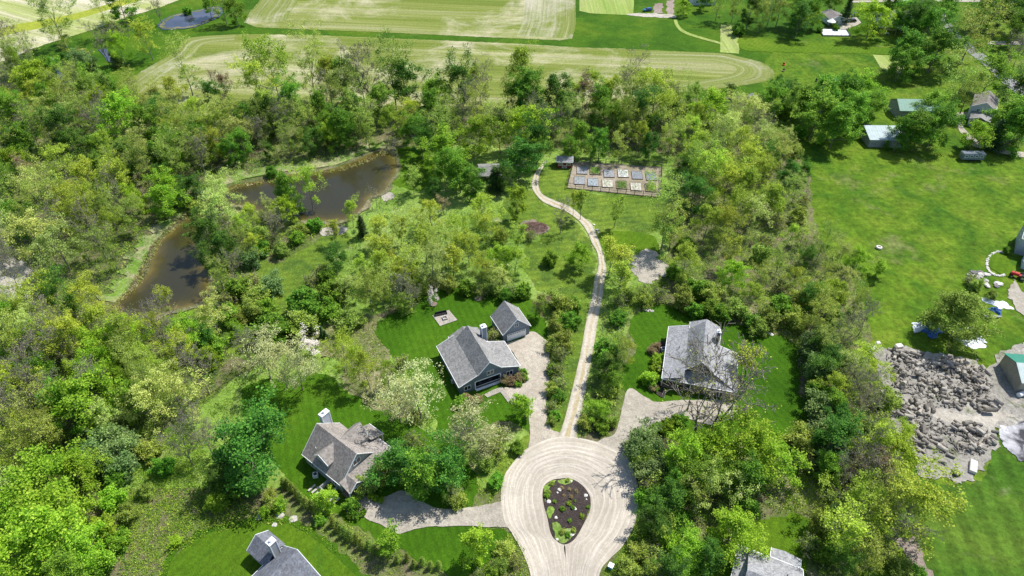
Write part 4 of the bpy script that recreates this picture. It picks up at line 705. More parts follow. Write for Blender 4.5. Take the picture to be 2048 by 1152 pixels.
SHRUBS = '''
b 607 603 5 1.2;b 662 590 5;b 659 619 4;b 552 664 5 1.2;o 607 645 4.5 1.2;C 620 655 4;C 642 660 4;C 587 671 3.4;C 650 668 3.4;o 700 642 3.5 1.3;o 812 608 4;t 804 726 3;y 526 842 4 1.2;e 250 890 5.5 1.1;e 200 912 5;e 235 935 4.5;b 420 700 4;b 462 976 4;y 437 1000 3;
t 735 905 3;o 762 948 3.6;o 732 970 3.2;o 780 930 3;y 750 997 1;y 741 992 1;y 762 1000 .9;b 707 1014 2.2;b 703 1003 1.6;b 701 1030 1;b 713 1030 1.1;b 725 1024 1;t 825 880 3.5;t 860 905 3;o 914 1000 3;y 560 1010 2;o 545 1005 2;o 540 995 2;y 528 1025 1.6;b 640 1040 1.6;
e 1285 890 4.5 1.1;e 1300 908 4;o 1289 928 4;b 1278 918 3;e 1310 938 4.5;o 1324 960 4;t 1300 970 4;b 1290 1000 3;o 1330 1060 4;t 1300 1105 3.5;o 1280 1110 3;o 1260 1135 2.6;o 1300 1130 2.4;b 1350 1040 4;y 1340 1080 3;
V 1196 820 5 1.25;o 1214 778 4.5;b 1220 700 5;b 1236 640 3.5;o 1170 845 3;b 1205 850 3;o 1225 845 2.6;
o 1131 613 5.5;b 1146 615 4.5;o 1110 600 5;b 1124 640 4;o 1110 648 4;o 1124 678 4.5;t 1119 706 4;o 1108 690 3.5;t 1114 740 4;t 1118 765 3.4;o 1106 780 3;b 1116 790 2.6;t 1104 812 3;b 1112 830 2;o 1106 842 2;b 1102 740 2.5;b 1135 655 3;b 1140 640 4;
y 1316 718 1.9;y 1314 728 1.9;y 1312 738 2;y 1299 757 2.4;r 1303 700 1.4;r 1310 692 1.2;b 1301 770 1.6;b 1312 776 1;r 1306 775 1.2;y 1334 846 1.4;y 1337 853 1.8;y 1327 859 1.7;y 1305 856 1.2;y 1314 853 1.2;y 1323 850 1.3;b 1352 842 2.2;b 1365 845 2.2;b 1345 852 1.6;y 1298 862 1;y 1309 863 1;b 1361 856 1.5;
r 1023 764 1.3;r 1040 754 1.4;b 1046 745 1.2;b 1049 755 1.3;b 1032 768 1;r 1012 762 1.4;r 932 796 1.5;r 945 800 1.4;r 958 797 1.2;b 922 806 1.8;t 985 672 3.2;b 1040 768 .9;
e 1603 697 5;o 1590 640 4.5;b 1560 610 4;o 1540 640 4;o 1520 655 3.4;b 1508 640 3;o 1475 620 4;b 1440 625 3.6;b 1420 618 3.6;b 1395 620 3.2;o 1370 600 4.5;t 1560 570 4;o 1600 600 4.5;e 1630 700 5;e 1618 740 5;b 1640 790 4;e 1620 820 5;e 1640 870 5;o 1600 880 4.4;t 1610 930 3;t 1680 1000 4;e 1700 1040 4;o 1640 1050 4;t 1620 1090 3;b 1650 1110 3;o 1770 800 4;o 1745 860 4;t 1760 840 4;o 1690 850 5;b 1700 880 4;t 1735 980 4;o 1780 1000 3;b 1830 1145 2.4;o 1800 1135 3;t 1770 1100 3;
o 1365 560 3.4;b 1345 545 3;t 1320 590 3.5;o 1290 600 3.4;b 1400 575 4;o 1420 590 4;t 1290 580 3;b 1370 490 3.6;o 1255 590 3;t 1240 600 3;b 1100 520 3;t 1060 470 3;o 1000 470 3.6;t 1025 580 3;b 1045 585 3;b 1010 590 2.8;o 985 575 3.4;t 960 580 3;b 930 575 3;o 900 570 3.2;t 870 565 3.4;o 840 575 3.4;b 820 560 3;t 640 540 3.4;b 655 555 3.4;t 620 560 3.4;e 500 520 4;o 520 470 4;t 540 480 4;b 520 500 3.6;o 560 500 3;b 590 475 3;o 600 460 3;b 630 450 3;t 500 560 4;b 470 580 4;o 520 590 4.4;e 540 570 4.6;o 500 620 4;b 530 620 4;t 450 600 4;b 460 630 4;o 480 640 3;b 360 400 3.6;o 390 412 3.4;e 395 398 4;b 540 345 3;t 1560 280 3;t 1530 480 4;o 1520 510 4;t 1555 440 4;o 1600 430 4;t 1610 400 3.4;o 1640 600 4;
o 1952 572 2.6 1;t 1945 560 2.6 1;o 1985 590 2;b 2012 500 1.6;b 1479 60 4;o 300 900 3.4;b 330 930 3;y 225 1000 3.4;o 260 1030 3;y 210 1060 3.6;t 215 1050 3;y 240 1080 3;b 200 1130 3.4;y 350 1083 1.6;b 230 960 3;o 290 980 2.4;t 830 830 3;o 900 940 3;t 985 900 3;o 970 930 2.6;o 985 890 3;b 990 960 2;b 1035 895 2;t 1000 870 3;o 1010 1100 2.6;t 1030 1120 2.4;o 1000 1130 2.4;b 985 1145 2;t 960 1150 2;e 175 125 6;e 150 122 6;t 160 110 7;D 135 122 7;e 235 122 4;t 232 60 7;
b 1640 60 2;b 1668 52 2;b 1672 56 2;D 1760 25 6;b 375 22 3;b 1600 265 4;b 1570 225 4;o 1590 300 4
'''
HEDGE = [(566,962),(574,964),(583,972),(592,982),(600,990),(610,1000),(622,1007),(664,1039),(676,1049),(688,1059),(712,1073),(722,1083),(737,1087),(747,1097),(794,1115),(814,1111),(827,1124),(844,1120),(861,1127),(877,1127),(699,1066),(632,1018)]
for line in (TREES+';'+SHRUBS).replace('\n', '').split(';'):
    q = line.split()
    if len(q) < 4 or q[0] not in PR: continue
    plant(q[0], float(q[1]), float(q[2]), float(q[3]), float(q[4]) if len(q) > 4 else 1.0)
for i, (a, b) in enumerate(HEDGE): plant('k', a, b, 3.4 if i < 14 or i > 19 else 2.7, .74 if i < 14 else .74)
plant('X', 1440, 770, 20, 1.0, xy=U(1402, 862))
# more trees in the densest woods, up to the limit of individuals
PDG = ground_pts(cr(PD, True, 6))
FILL = [([(0,150),(60,150),(180,200),(320,225),(520,215),(740,225),(745,285),(560,330),(400,360),(300,430),(255,500),(200,570),(110,520),(0,500)], 'GOYLDGYOVB', 60, 12),
        ([(0,620),(100,620),(200,640),(250,660),(390,700),(440,760),(400,830),(300,860),(200,880),(0,980)], 'YOLBVG', 34, 11),
        ([(780,230),(1540,215),(1540,420),(1480,430),(1400,400),(1335,340),(1250,318),(1150,310),(1100,300),(820,290)], 'YOGBDL', 26, 11),
        ([(1290,880),(1600,860),(1560,1000),(1420,1060),(1320,1060)], 'GD', 1, 8),
        ([(1600,600),(1700,600),(1790,860),(1790,1000),(1660,1100),(1630,980),(1610,700)], 'OYBD', 4, 8)]
locs = [tuple(p[0].location[:2]) for p in PLANTS]
for poly, mix, n, h in FILL:
    pts = free_of(sample(poly, n*30, np.random.default_rng(n))); k = 0
    for p in pts:
        if k >= n: break
        if min((p[0]-a)**2+(p[1]-b)**2 for a, b in locs) < 3.6**2 or np.hypot(*(PDG-p).T).min() < 9: continue
        locs.append(tuple(p)); hh = h*prng.uniform(.75, 1.15)
        dz = CAMH*SP; fw = p[1]*CP+(CAMH-hh*.6)*SP; up = p[1]*SP-(CAMH-hh*.6)*CP
        plant(mix[k % len(mix)], 1024+FPX*p[0]/fw, 576-FPX*up/fw, hh, .9, xy=(float(p[0]), float(p[1]))); k += 1

# undergrowth and rough herbage: nobody could count it
def scatter(name, label, cat, polys, per, clump, size, hgt, mats, seed, rad=.8, twigs=0, up=.5):
    rg = np.random.default_rng(seed); parts = {m: [] for m in mats}; S = []
    for poly, n in polys:
        c = free_of(sample(poly, n, rg)) if name != 'reeds' else sample(poly, n, rg)
        for j, m in enumerate(mats):
            cc = c[j::len(mats)]; h = hgt*rg.uniform(.4, 1.15, len(cc)); k = clump; P = np.zeros((len(cc)*k, 3)); cl = np.repeat(rg.uniform(.1, .9, len(cc)), k)
            th = rg.uniform(0, 6.28, len(P)); rr = rad*np.sqrt(rg.uniform(0, 1, len(P)))*np.repeat(rg.uniform(.5, 1.3, len(cc)), k); hh = np.repeat(h, k)
            P[:, 0] = np.repeat(cc[:, 0], k)+rr*np.cos(th); P[:, 1] = np.repeat(cc[:, 1], k)+rr*np.sin(th); P[:, 2] = .08+hh*rg.uniform(.05, 1, len(P))*np.sqrt(np.clip(1-(rr/(rad*1.4))**2, .05, 1))
            parts[m].append((P, cl))
        if twigs:
            b = free_of(sample(poly, n*twigs, rg)); m = len(b); a = np.c_[b, np.zeros(m)]; e = a+np.c_[rg.normal(0, .5, (m, 2)), rg.uniform(.5, 1.5, m)*hgt]; S.append(np.c_[a, e, np.full(m, .035), np.full(m, .015)])
    out = []
    for m in mats:
        P = np.vstack([p for p, _ in parts[m]]); cl = np.concatenate([c for _, c in parts[m]]); v, f, r = leaves(P, size, rg, up, cl); out.append((v, f, LM[m] if m in LM else M[m], r))
    if S: v, f = tubes(np.vstack(S), 3); out.append((v, f, M['twig'], None))
    return tag(link(name, mesh_np(name, out)), label, cat, kind='stuff')
WL = [(0,140),(60,150),(180,200),(320,225),(520,215),(745,225),(745,285),(680,322),(560,335),(440,368),(400,400),(300,460),(260,540),(225,590),(110,620),(90,540),(0,510)]
WB = [(0,610),(100,600),(220,625),(250,655),(390,650),(440,640),(480,640),(440,760),(400,830),(330,880),(250,890),(230,1152),(0,1152)]
WM = [(780,215),(1540,200),(1620,340),(1610,560),(1560,600),(1400,600),(1380,560),(1340,500),(1335,340),(1250,325),(1150,308),(1100,300),(820,290)]
SPIT = [(420,435),(520,425),(570,450),(640,450),(640,470),(530,530),(560,560),(520,640),(410,640),(430,570),(410,500)]
GRV = [(560,540),(660,490),(740,470),(760,400),(860,410),(1000,440),(1040,560),(1060,600),(880,575),(800,600),(700,600),(600,600)]
BELT = [(1500,560),(1620,480),(1730,540),(1735,680),(1770,800),(1800,960),(1780,1152),(1640,1152),(1640,1000),(1590,900),(1610,760),(1590,690),(1520,640)]
WR = [(1275,900),(1330,880),(1400,850),(1580,870),(1600,1010),(1500,1040),(1330,1080),(1290,1060),(1285,960)]
STRIP = [(1102,600),(1150,600),(1140,690),(1110,850),(1098,830),(1100,700)]
STRIP2 = [(1205,600),(1262,620),(1240,700),(1225,800),(1240,850),(1160,870),(1168,800),(1195,690)]
scatter('undergrowth', 'leafy brambles and saplings covering the woodland floor', 'undergrowth', [(WL, 4200), (WB, 2400), (WM, 3300), (SPIT, 600), (GRV, 650), (BELT, 800), (WR, 350), (STRIP, 220), (STRIP2, 260)], 0, 20, .32, 1.5, ['O', 'G', 'E', 'Y'], 5, rad=1.1, twigs=2)
ROUGHS = [([(250,880),(420,800),(470,720),(560,660),(760,640),(830,760),(1000,870),(1060,1000),(1050,1150),(740,1152),(560,1020),(480,800),(600,990),(740,1130),(640,1050),(400,1060),(330,1152),(230,1152)], 5200),
 ([(260,900),(380,860),(480,1000),(640,1060),(420,1060),(330,1152),(235,1152)], 2200),
 ([(1000,1060),(1040,1080),(1060,1152),(940,1152)], 500), ([(1500,580),(1640,600),(1600,700),(1540,660)], 700), ([(1220,580),(1340,560),(1330,610),(1260,640),(1215,640)], 600), ([(1600,880),(1640,860),(1680,1050),(1640,1040),(1560,1020)], 900), ([(1210,1152),(1280,1060),(1330,1080),(1280,1152)], 400)]
scatter('rough_grass', 'knee-high rough grass and dry stalks in the unmown meadows', 'grass', ROUGHS, 0, 7, .26, .45, ['O', 'Y', 'V', 'G'], 6, rad=.8, twigs=0, up=.2)
bank = [(228,610),(250,588),(282,535),(297,500),(315,478),(355,440),(395,408),(435,383),(500,368),(600,352),(700,333),(770,304),(775,310),(700,340),(600,358),(500,374),(440,392),(400,415),(362,450),(325,482),(303,530),(280,575),(250,600)]
scatter('reeds', 'dry straw-coloured reeds along the pond shore', 'reeds', [(bank, 900)], 0, 9, .3, .9, ['P', 'O', 'R'], 8, rad=.5, twigs=1, up=.1)

# ------------------------------------------------------------------ houses
def window(parent, c, w, h, face, name='window', mull=1, pane_mat='glass'):
    """face: axis and sign the window looks towards, c centre on the wall surface (u,w,z)"""
    ax = 1 if face[1] == 'w' else 0; sg = -1 if face[0] == '-' else 1; fr = MB(); t = .11; d = .07
    def bar(a0, b0, a1, b1, mb, dep0, dep1):
        if ax == 1: y0, y1 = sorted((c[1]+sg*dep0, c[1]+sg*dep1)); mb.box(c[0]+a0, y0, c[2]+b0, c[0]+a1, y1, c[2]+b1)
        else: x0, x1 = sorted((c[0]+sg*dep0, c[0]+sg*dep1)); mb.box(x0, c[1]+a0, c[2]+b0, x1, c[1]+a1, c[2]+b1)
    bar(-w/2-t, -h/2-t, w/2+t, -h/2, fr, 0, d); bar(-w/2-t, h/2, w/2+t, h/2+t, fr, 0, d); bar(-w/2-t, -h/2, -w/2, h/2, fr, 0, d); bar(w/2, -h/2, w/2+t, h/2, fr, 0, d)
    for k in range(mull): x = -w/2+w*(k+1)/(mull+1); bar(x-.05, -h/2, x+.05, h/2, fr, 0.02, d-.01)
    o = fr.build(name, M['trim'], parent); p = MB(); bar(-w/2, -h/2, w/2, h/2, p, .004, .03); p.build('pane', M[pane_mat], o); return o
def house(name, xy, rz, label, cat='house', group=None): return empty(name, (xy[0], xy[1], 0), R(rz), label, cat, group)
def chimney(parent, u0, w0, u1, w1, z0, z1, mat, pipe=True):
    c = MB(); c.box(u0, w0, z0, u1, w1, z1); o = c.build('chimney', mat, parent)
    k = MB()
    for a, b in ((u0, w0), (u1, w0), (u0, w1), (u1, w1)): k.box(a-.07, b-.07, z0, a+.07, b+.07, z1-.01)
    k.box(u0-.09, w0-.09, z1, u1+.09, w1+.09, z1+.12); k.build('corner_trim', M['trim'], o)
    if pipe: MB().rod(((u0+u1)/2, (w0+w1)/2, z1+.12), ((u0+u1)/2, (w0+w1)/2, z1+.5), .16, 8).rod(((u0+u1)/2, (w0+w1)/2, z1+.5), ((u0+u1)/2, (w0+w1)/2, z1+.62), .3, 8).build('flue_cap', M['trim'], o)
    return o
def fascia(mb, a, b, h=.2, t=.05):
    a = Vector(a); b = Vector(b); d = (b-a); n = Vector((-d.y, d.x, 0)).normalized()*t; z = Vector((0, 0, h)); q = [a-n-z, b-n-z, b+n-z, a+n-z, a-n+Vector((0,0,.03)), b-n+Vector((0,0,.03)), b+n+Vector((0,0,.03)), a+n+Vector((0,0,.03))]
    mb.add(q, [(0,3,2,1),(4,5,6,7),(0,1,5,4),(1,2,6,5),(2,3,7,6),(3,0,4,7)])
def siblings(h, sh, side, batten, W, DL, DR, wf, brk, ridge, ru, wr0, wr1, rear, rr, front_porch):
    """steep middle gable between two low side wings; u across, w to the back"""
    bl, br = brk; zb = 4.9 if not front_porch else 4.6; ro = MB()
    ro.slab([(0, 0, 3), (bl, 0, zb), (bl, DL, zb), (0, DL, 3)]); ro.slab([(br, wf if front_porch else 0, zb), (W, 0 if not front_porch else 0, 3), (W, DR, 3), (br, DR, zb)])
    ro.slab([(bl-.02, wr0, zb), (ru, wr0, ridge), (ru, wr1, ridge), (bl-.02, wr1, zb)]); ro.slab([(ru, wr0, ridge-.003), (br+.02, wr0, zb), (br+.02, DR, zb), (rr[0], DR, rr[1]), (rr[0], rr[2], rr[1]), (ru, wr1, ridge-.003)])
    a, b, w1 = rear; zm = 3+.5*(b-a)/2
    ro.slab([(a, DL-.5, 3.02), ((a+b)/2, wr1-.6, zm), ((a+b)/2, w1, zm), (a, w1, 3.02)]); ro.slab([((a+b)/2, wr1-.6, zm-.004), (b, wr1-.6, 3.02), (b, w1, 3.02), ((a+b)/2, w1, zm-.004)])
    if front_porch:
        ro.slab([(0.02, -.01, 2.99), (W-.02, -.01, 2.99), (W-2.2, wf+.5, 3.95), (2.6, wf+.5, 3.95)])
    ro.build('roof', M[sh], h)
    fa = MB(); fascia(fa, (0, 0, 3), (0, DL, 3)); fascia(fa, (W, 0, 3), (W, DR, 3)); fascia(fa, (0, DL, 3), (bl, DL, zb)); fascia(fa, (a, DL, 3.02), (a, w1, 3.02)); fascia(fa, (rr[0], DR, rr[1]), (rr[0], rr[2], rr[1]))
    fascia(fa, (bl, wr0-.02, zb), (ru, wr0-.02, ridge)); fascia(fa, (ru, wr0-.02, ridge), (br, wr0-.02, zb)); fascia(fa, (br, DR, zb), (W, DR, 3))
    if front_porch: fascia(fa, (0, -.02, 2.99), (W, -.02, 2.99))
    else: fascia(fa, (0, -.03, 3), (bl, -.03, zb)); fascia(fa, (br, -.03, zb), (W, -.03, 3))
    fa.build('fascia', M['trim'], h)
h1 = house('blue_house', (-11.91, 100.59), 25.3, 'large blue-grey house with grey shingle roof, tall side chimney and recessed front porch')
siblings(h1, 'sh_grey', 0, 0, 15.35, 14.2, 8.9, 0, (4.6, 10.6), 8.0, 7.6, -.15, 12.85, (3.7, 11.4, 16.0), (11.6, 3.4, 14.3), False)
wl = MB(); F0, T0 = .35, .19
def zroofL(u, sl=1.9/4.6): return 3+u*sl-.2
wl.prism_uz([(.35, -.1), (4.1, -.1), (4.1, zroofL(4.1)), (.35, zroofL(.35))], F0, 13.9)
wl.prism_uz([(10.4, -.1), (15.0, -.1), (15.0, 2.9), (10.4, 4.72)], F0, 8.6)
wl.prism_uz([(4.1, 2.55), (10.4, 2.55), (10.4, 4.72), (7.6, 7.72), (4.75, 4.75), (4.1, 4.45)], F0, 2.5)
wl.prism_uz([(4.1, -.1), (10.4, -.1), (10.4, 4.72), (7.6, 7.72), (4.75, 4.75), (4.1, 4.45)], 2.5, 12.5)
wl.prism_uz([(4.1, -.1), (11.0, -.1), (11.0, 2.95), (7.55, 4.6), (4.1, 2.95)], 12.5, 15.7); wl.box(10.4, 8.6, -.1, 11.2, 12.5, 3.3)
wl.build('wall', M['blue_siding'], h1)
MB().prism_uz([(4.95, 4.62), (10.25, 4.62), (7.6, 7.6)], F0-.03, F0).build('gable_boarding', M['blue_batten'], h1)
p = MB(); p.box(3.95, .3, 0, 4.2, F0-.005, 2.62); p.box(10.3, .3, 0, 10.55, F0-.005, 2.62); p.box(4.2, .28, 2.45, 10.3, F0-.006, 2.7); p.box(4.2, .3, .75, 10.3, .36, .85); p.box(4.1, -.3, 0, 10.5, 2.5, .12); p.build('porch_frame', M['trim'], h1)
MB().box(4.12, .4, .12, 10.38, 2.49, .2).box(5.2, 1.2, .2, 6.0, 1.9, .9).box(7.8, 1.2, .2, 8.6, 1.9, .9).build('porch_floor', M['charcoal'], h1)
window(h1, (2.2, F0, 1.55), 1.5, 1.15, '-w'); window(h1, (12.7, F0, 1.6), 1.5, 1.15, '-w'); window(h1, (7.85, F0-.03, 4.1), 1.5, 1.1, '-w'); window(h1, (7.0, 2.5, 1.4), 2.2, 1.5, '-w')
window(h1, (.35, 4, 1.5), 1.4, 1.1, '-u'); window(h1, (.35, 8, 1.5), 1.4, 1.1, '-u'); window(h1, (15.0, 3, 1.5), 1.2, 1.1, '+u')
chimney(h1, 10.1, 9.9, 11.3, 11.0, 2, 8.5, M['blue_batten'])
mt = MB(); mt.box(-.35, 3.6, .6, .3, 4.2, 1.7); mt.build('meter_box', M['grey_siding'], h1)
g = house('blue_garage', (-2.22, 117.11), 25.3, 'blue-grey detached two-car garage with white door behind the blue house', 'garage')
MB().slab([(0, 0, 3), (3.85, 0, 6.8), (3.85, 7.5, 6.8), (0, 7.5, 3)]).slab([(3.85, 0, 6.797), (7.67, 0, 3), (7.67, 7.5, 3), (3.85, 7.5, 6.797)]).build('roof', M['sh_grey'], g)
MB().prism_uz([(.3, -.1), (7.37, -.1), (7.37, 3.06), (3.84, 6.55), (.3, 3.06)], .35, 7.2).build('wall', M['blue_siding'], g)
MB().prism_uz([(.5, 3.0), (7.17, 3.0), (3.84, 6.3)], .31, .348).build('gable_boarding', M['blue_batten'], g)
fa = MB(); fascia(fa, (0, 0, 3), (0, 7.5, 3)); fascia(fa, (7.67, 0, 3), (7.67, 7.5, 3)); fascia(fa, (0, -.03, 3), (3.85, -.03, 6.8)); fascia(fa, (3.85, -.03, 6.8), (7.67, -.03, 3)); fa.build('fascia', M['trim'], g)
dd = MB().box(1.3, .28, 0, 6.4, .345, 2.35).build('garage_door', M['door_white'], g)
q = MB()
for k in range(8): q.box(1.5+k*.6, .262, 1.95, 1.95+k*.6, .279, 2.2)
q.build('door_window', M['glass'], dd); window(g, (3.8, .31, 4.75), .9, 1.1, '-w'); window(g, (.3, 3.5, 1.5), 1, 1, '-u')

h2 = house('dark_house', (33.92, 103.4), -14.9, 'dark-walled house with wide light grey roof behind the huge bare tree')
siblings(h2, 'sh_white', 0, 0, 16.6, 17.4, 12.4, 2.5, (4.75, 11.6), 8.0, 8.13, 2.45, 16.2, (5.0, 12.4, 20.4), (12.4, 3.5, 18.0), True)
wl = MB(); wl.prism_uz([(.4, -.1), (4.75, -.1), (4.75, 4.35), (.4, 2.95)], 3.0, 17.0); wl.prism_uz([(11.6, -.1), (16.2, -.1), (16.2, 2.9), (11.6, 4.35)], 3.0, 12.1)
wl.prism_uz([(4.75, -.1), (11.6, -.1), (11.6, 4.4), (8.13, 7.72), (4.75, 4.4)], 2.95, 15.9); wl.prism_uz([(5.3, -.1), (12.1, -.1), (12.1, 2.9), (8.7, 4.5), (5.3, 2.9)], 15.9, 20.1); wl.box(11.6, 12.1, -.1, 12.05, 15.9, 3.4)
wl.build('wall', M['dark_siding'], h2); window(h2, (8.3, 2.95, 5.0), 1.7, 1.3, '-w'); window(h2, (3, 3.0, 1.6), 1.6, 1.2, '-w'); window(h2, (13.5, 3.0, 1.6), 1.6, 1.2, '-w'); window(h2, (.4, 8, 1.5), 1.3, 1.1, '-u')
p = MB()
for u in (.25, 3.4, 6.6, 9.9, 13.1, 16.3): p.box(u-.1, .25, 0, u+.1, .45, 2.8)
p.box(.1, .2, 2.6, 16.5, .5, 2.8); p.build('porch_posts', M['trim'], h2); MB().box(.1, .1, -.1, 16.5, 2.98, .25).build('porch_floor', M['wood'], h2)
chimney(h2, 10.9, 12.9, 11.75, 13.8, 3.5, 8.0, M['dark_siding'])
MB().rod((3.0, 9.5, 4.0), (3.0, 9.5, 4.75), .09, 8).build('vent_pipe', M['charcoal'], h2)

h3 = house('taupe_house', (-33.55, 75.46), 51.8, 'pale grey house with taupe shingle roof, dormers and big white chimney')
ro = MB(); ro.slab([(0, 0, 3), (5.1, 0, 8), (5.1, 11.9, 8), (0, 11.9, 3)]); ro.slab([(5.1, 0, 7.997), (8.9, 0, 4.27), (10.1, 2.5, 3.1), (10.2, 11.9, 3), (5.1, 11.9, 7.997)])
ro.slab([(4.6, 5.8, 7.25), (11.2, 5.8, 7.25), (12.0, 9.25, 3.1), (6.0, 9.25, 3.1)]); ro.slab([(4.6, 5.8, 7.248), (6.4, 3.2, 5.05), (10.6, 3.2, 5.05), (11.2, 5.8, 7.248)])
ro.slab([(13.9, 2.5, 3), (13.9, 6.9, 3), (10.6, 6.9, 4.6), (10.6, 2.5, 4.6)]); ro.slab([(-.1, -2.5, 3), (12.5, -2.5, 3), (9.0, .05, 4.25), (-.1, .05, 4.25)]); ro.slab([(12.5, -2.5, 2.997), (12.5, 3.0, 2.997), (8.6, 3.4, 4.35), (8.8, .05, 4.3)])
ro.slab([(.05, -2.75, 3.02), (1.9, -2.75, 4.5), (1.9, .3, 4.5), (.05, .3, 3.02)]); ro.slab([(1.9, -2.75, 4.497), (3.75, -2.75, 3.02), (3.75, .3, 3.02), (1.9, .3, 4.497)])
ro.slab([(.55, 6.15, 7.3), (4.7, 6.15, 7.3), (2.4, 4.05, 5.2), (.75, 4.05, 5.2)]); ro.slab([(.55, 6.15, 7.297), (.75, 8.25, 5.2), (2.4, 8.25, 5.2), (4.7, 6.15, 7.297)]); ro.build('roof', M['sh_brown'], h3)
wl = MB(); wl.prism_uz([(.3, -1.2), (9.9, -1.2), (9.9, 3.0), (5.1, 7.72), (.3, 3.05)], .3, 11.6); wl.prism_wz([(3.4, -.1), (8.9, -.1), (8.9, 3.3), (5.8, 7.0), (3.4, 4.95)], 6.2, 11.0); wl.prism_wz([(4.35, 3.2), (7.95, 3.2), (7.95, 5.25), (6.15, 7.05), (4.35, 5.25)], 1.0, 3.8)
wl.build('wall', M['pale_siding'], h3)
p = MB()
for u, w in ((.1, -2.3), (3.6, -2.3), (6.5, -2.3), (9.4, -2.3), (12.3, -2.3), (12.3, .5), (13.7, 2.8), (13.7, 6.7), (12.3, 2.7)): p.box(u-.1, w-.1, 0, u+.1, w+.1, 2.82)
p.box(.0, -2.4, 2.62, 12.4, -2.2, 2.82); p.build('porch_posts', M['trim'], h3)
MB().box(-.1, -2.5, -.1, 12.5, .29, .35).box(10.0, .3, -.1, 13.9, 6.9, .34).build('porch_floor', M['wood'], h3)
st = MB()
for k in range(3): st.box(.5, -2.5-.35*(k+1), -.1, 3.2, -2.5-.35*k, .3-.1*k)
st.build('front_steps', M['stone'], h3)
fa = MB(); fascia(fa, (0, 0, 3), (0, 11.9, 3)); fascia(fa, (0, -.03, 3), (5.1, -.03, 8)); fascia(fa, (5.1, -.03, 8), (8.9, -.03, 4.3)); fascia(fa, (-.1, -2.53, 3), (12.5, -2.53, 3)); fascia(fa, (12.53, -2.5, 3), (12.53, 3, 3)); fascia(fa, (13.93, 2.5, 3), (13.93, 6.9, 3)); fascia(fa, (0, 11.92, 3), (5.1, 11.92, 8)); fascia(fa, (5.1, 11.92, 8), (10.2, 11.92, 3))
fascia(fa, (.05, -2.78, 3.02), (1.9, -2.78, 4.5)); fascia(fa, (1.9, -2.78, 4.5), (3.75, -2.78, 3.02)); fascia(fa, (.72, 4.05, 5.2), (.52, 6.15, 7.3)); fascia(fa, (.52, 6.15, 7.3), (.72, 8.25, 5.2)); fa.build('fascia', M['trim'], h3)
window(h3, (4.9, .3, 5.5), 1.7, 1.3, '-w'); window(h3, (1.0, 6.15, 5.3), 1.2, 1.2, '-u'); window(h3, (.3, 2.5, 1.5), 1.2, 1.2, '-u'); window(h3, (.3, 9.5, 1.5), 1.2, 1.2, '-u'); window(h3, (7.2, .3, 1.7), 1.5, 1.3, '-w')
MB().box(2.4, .2, .35, 3.4, .298, 2.45).build('door', M['charcoal'], h3)
chimney(h3, 6.6, 11.92, 8.5, 13.0, -.1, 8.5, M['white_siding'])
sw = MB(); sw.box(-2.2, 1.6, -.1, -2.0, 4.4, 1.2); sw.box(-2.0, 1.6, -.1, .28, 1.8, 1.2); sw.box(-2.0, 4.2, -.1, .28, 4.4, 1.2); sw.build('stairwell_wall', M['pale_siding'], h3)
MB().rod((2.0, 9.2, 4.9), (2.0, 9.2, 5.6), .08, 8).build('vent_pipe', M['trim'], h3)

h4 = house('slate_roof_house', (-41.64, 63.07), -35.8, 'house with dark slate-grey roof and white chimney on the bottom left lawn')
MB().slab([(0, 0, 3), (4.95, 0, 7), (4.95, -19, 7), (0, -19, 3)]).slab([(4.95, 0, 6.997), (4.95, -19, 6.997), (9.9, -19, 3), (9.9, 0, 3)]).slab([(-4.6, -2.0, 4.9), (.6, -2.0, 4.9), (.9, -4.6, 3.02), (-4.6, -4.6, 3.02)]).slab([(-4.6, -2.0, 4.897), (-4.6, .4, 3.02), (0, .4, 3.02), (.6, -2.0, 4.897)]).build('roof', M['sh_dark'], h4)
MB().prism_uz([(.35, -.1), (9.55, -.1), (9.55, 3.0), (4.95, 6.72), (.35, 3.0)], -18.6, -.3).build('wall', M['pale_siding'], h4)
MB().box(-4.3, -4.2, -.1, .34, 0.0, 2.9).prism_wz([(-4.2, 2.85), (0.0, 2.85), (-2.0, 4.6)], -4.3, .34).build('side_wing_wall', M['pale_siding'], h4)
fa = MB(); fascia(fa, (0, 0, 3), (0, -19, 3)); fascia(fa, (9.9, 0, 3), (9.9, -19, 3)); fascia(fa, (0, .03, 3), (4.95, .03, 7)); fascia(fa, (4.95, .03, 7), (9.9, .03, 3)); fascia(fa, (-4.63, -4.6, 3.02), (-4.63, -2, 4.9)); fascia(fa, (-4.63, -2, 4.9), (-4.63, .4, 3.02)); fa.build('fascia', M['trim'], h4)
chimney(h4, .1, -2.6, 1.2, -1.3, 2.5, 8.0, M['pale_siding'])
window(h4, (3, -.3, 1.6), 1.4, 1.2, '+w'); window(h4, (7, -.3, 1.6), 1.4, 1.2, '+w')
h5 = house('light_roof_house', (41.26, 63.26), -25, 'house with pale grey shingle roof at the bottom right edge')
MB().slab([(1.9, -.6, 3.4), (5.6, 0, 3.0), (11.2, 0, 3.9), (11.2, -6.8, 7.5), (1.9, -6.8, 7.5)][0:1]+[(5.6, -.3, 3.6), (11.2, -.3, 3.6), (11.2, -6.8, 7.5), (1.9, -6.8, 7.5)]).slab([(1.9, -6.8, 7.497), (11.2, -6.8, 7.497), (11.2, -13.6, 3.4), (1.9, -13.6, 3.4)]).slab([(0, 0, 3), (5.5, 0, 3), (5.5, -1.0, 3.5), (2.4, -1.6, 3.9), (2.4, -14, 3.9), (0, -14, 3)]).slab([(5.6, 2.0, 3), (7.9, 2.3, 3.02), (10.8, 1.9, 3), (10.8, -.5, 3.45), (5.6, -.5, 3.45)]).build('roof', M['sh_white'], h5)
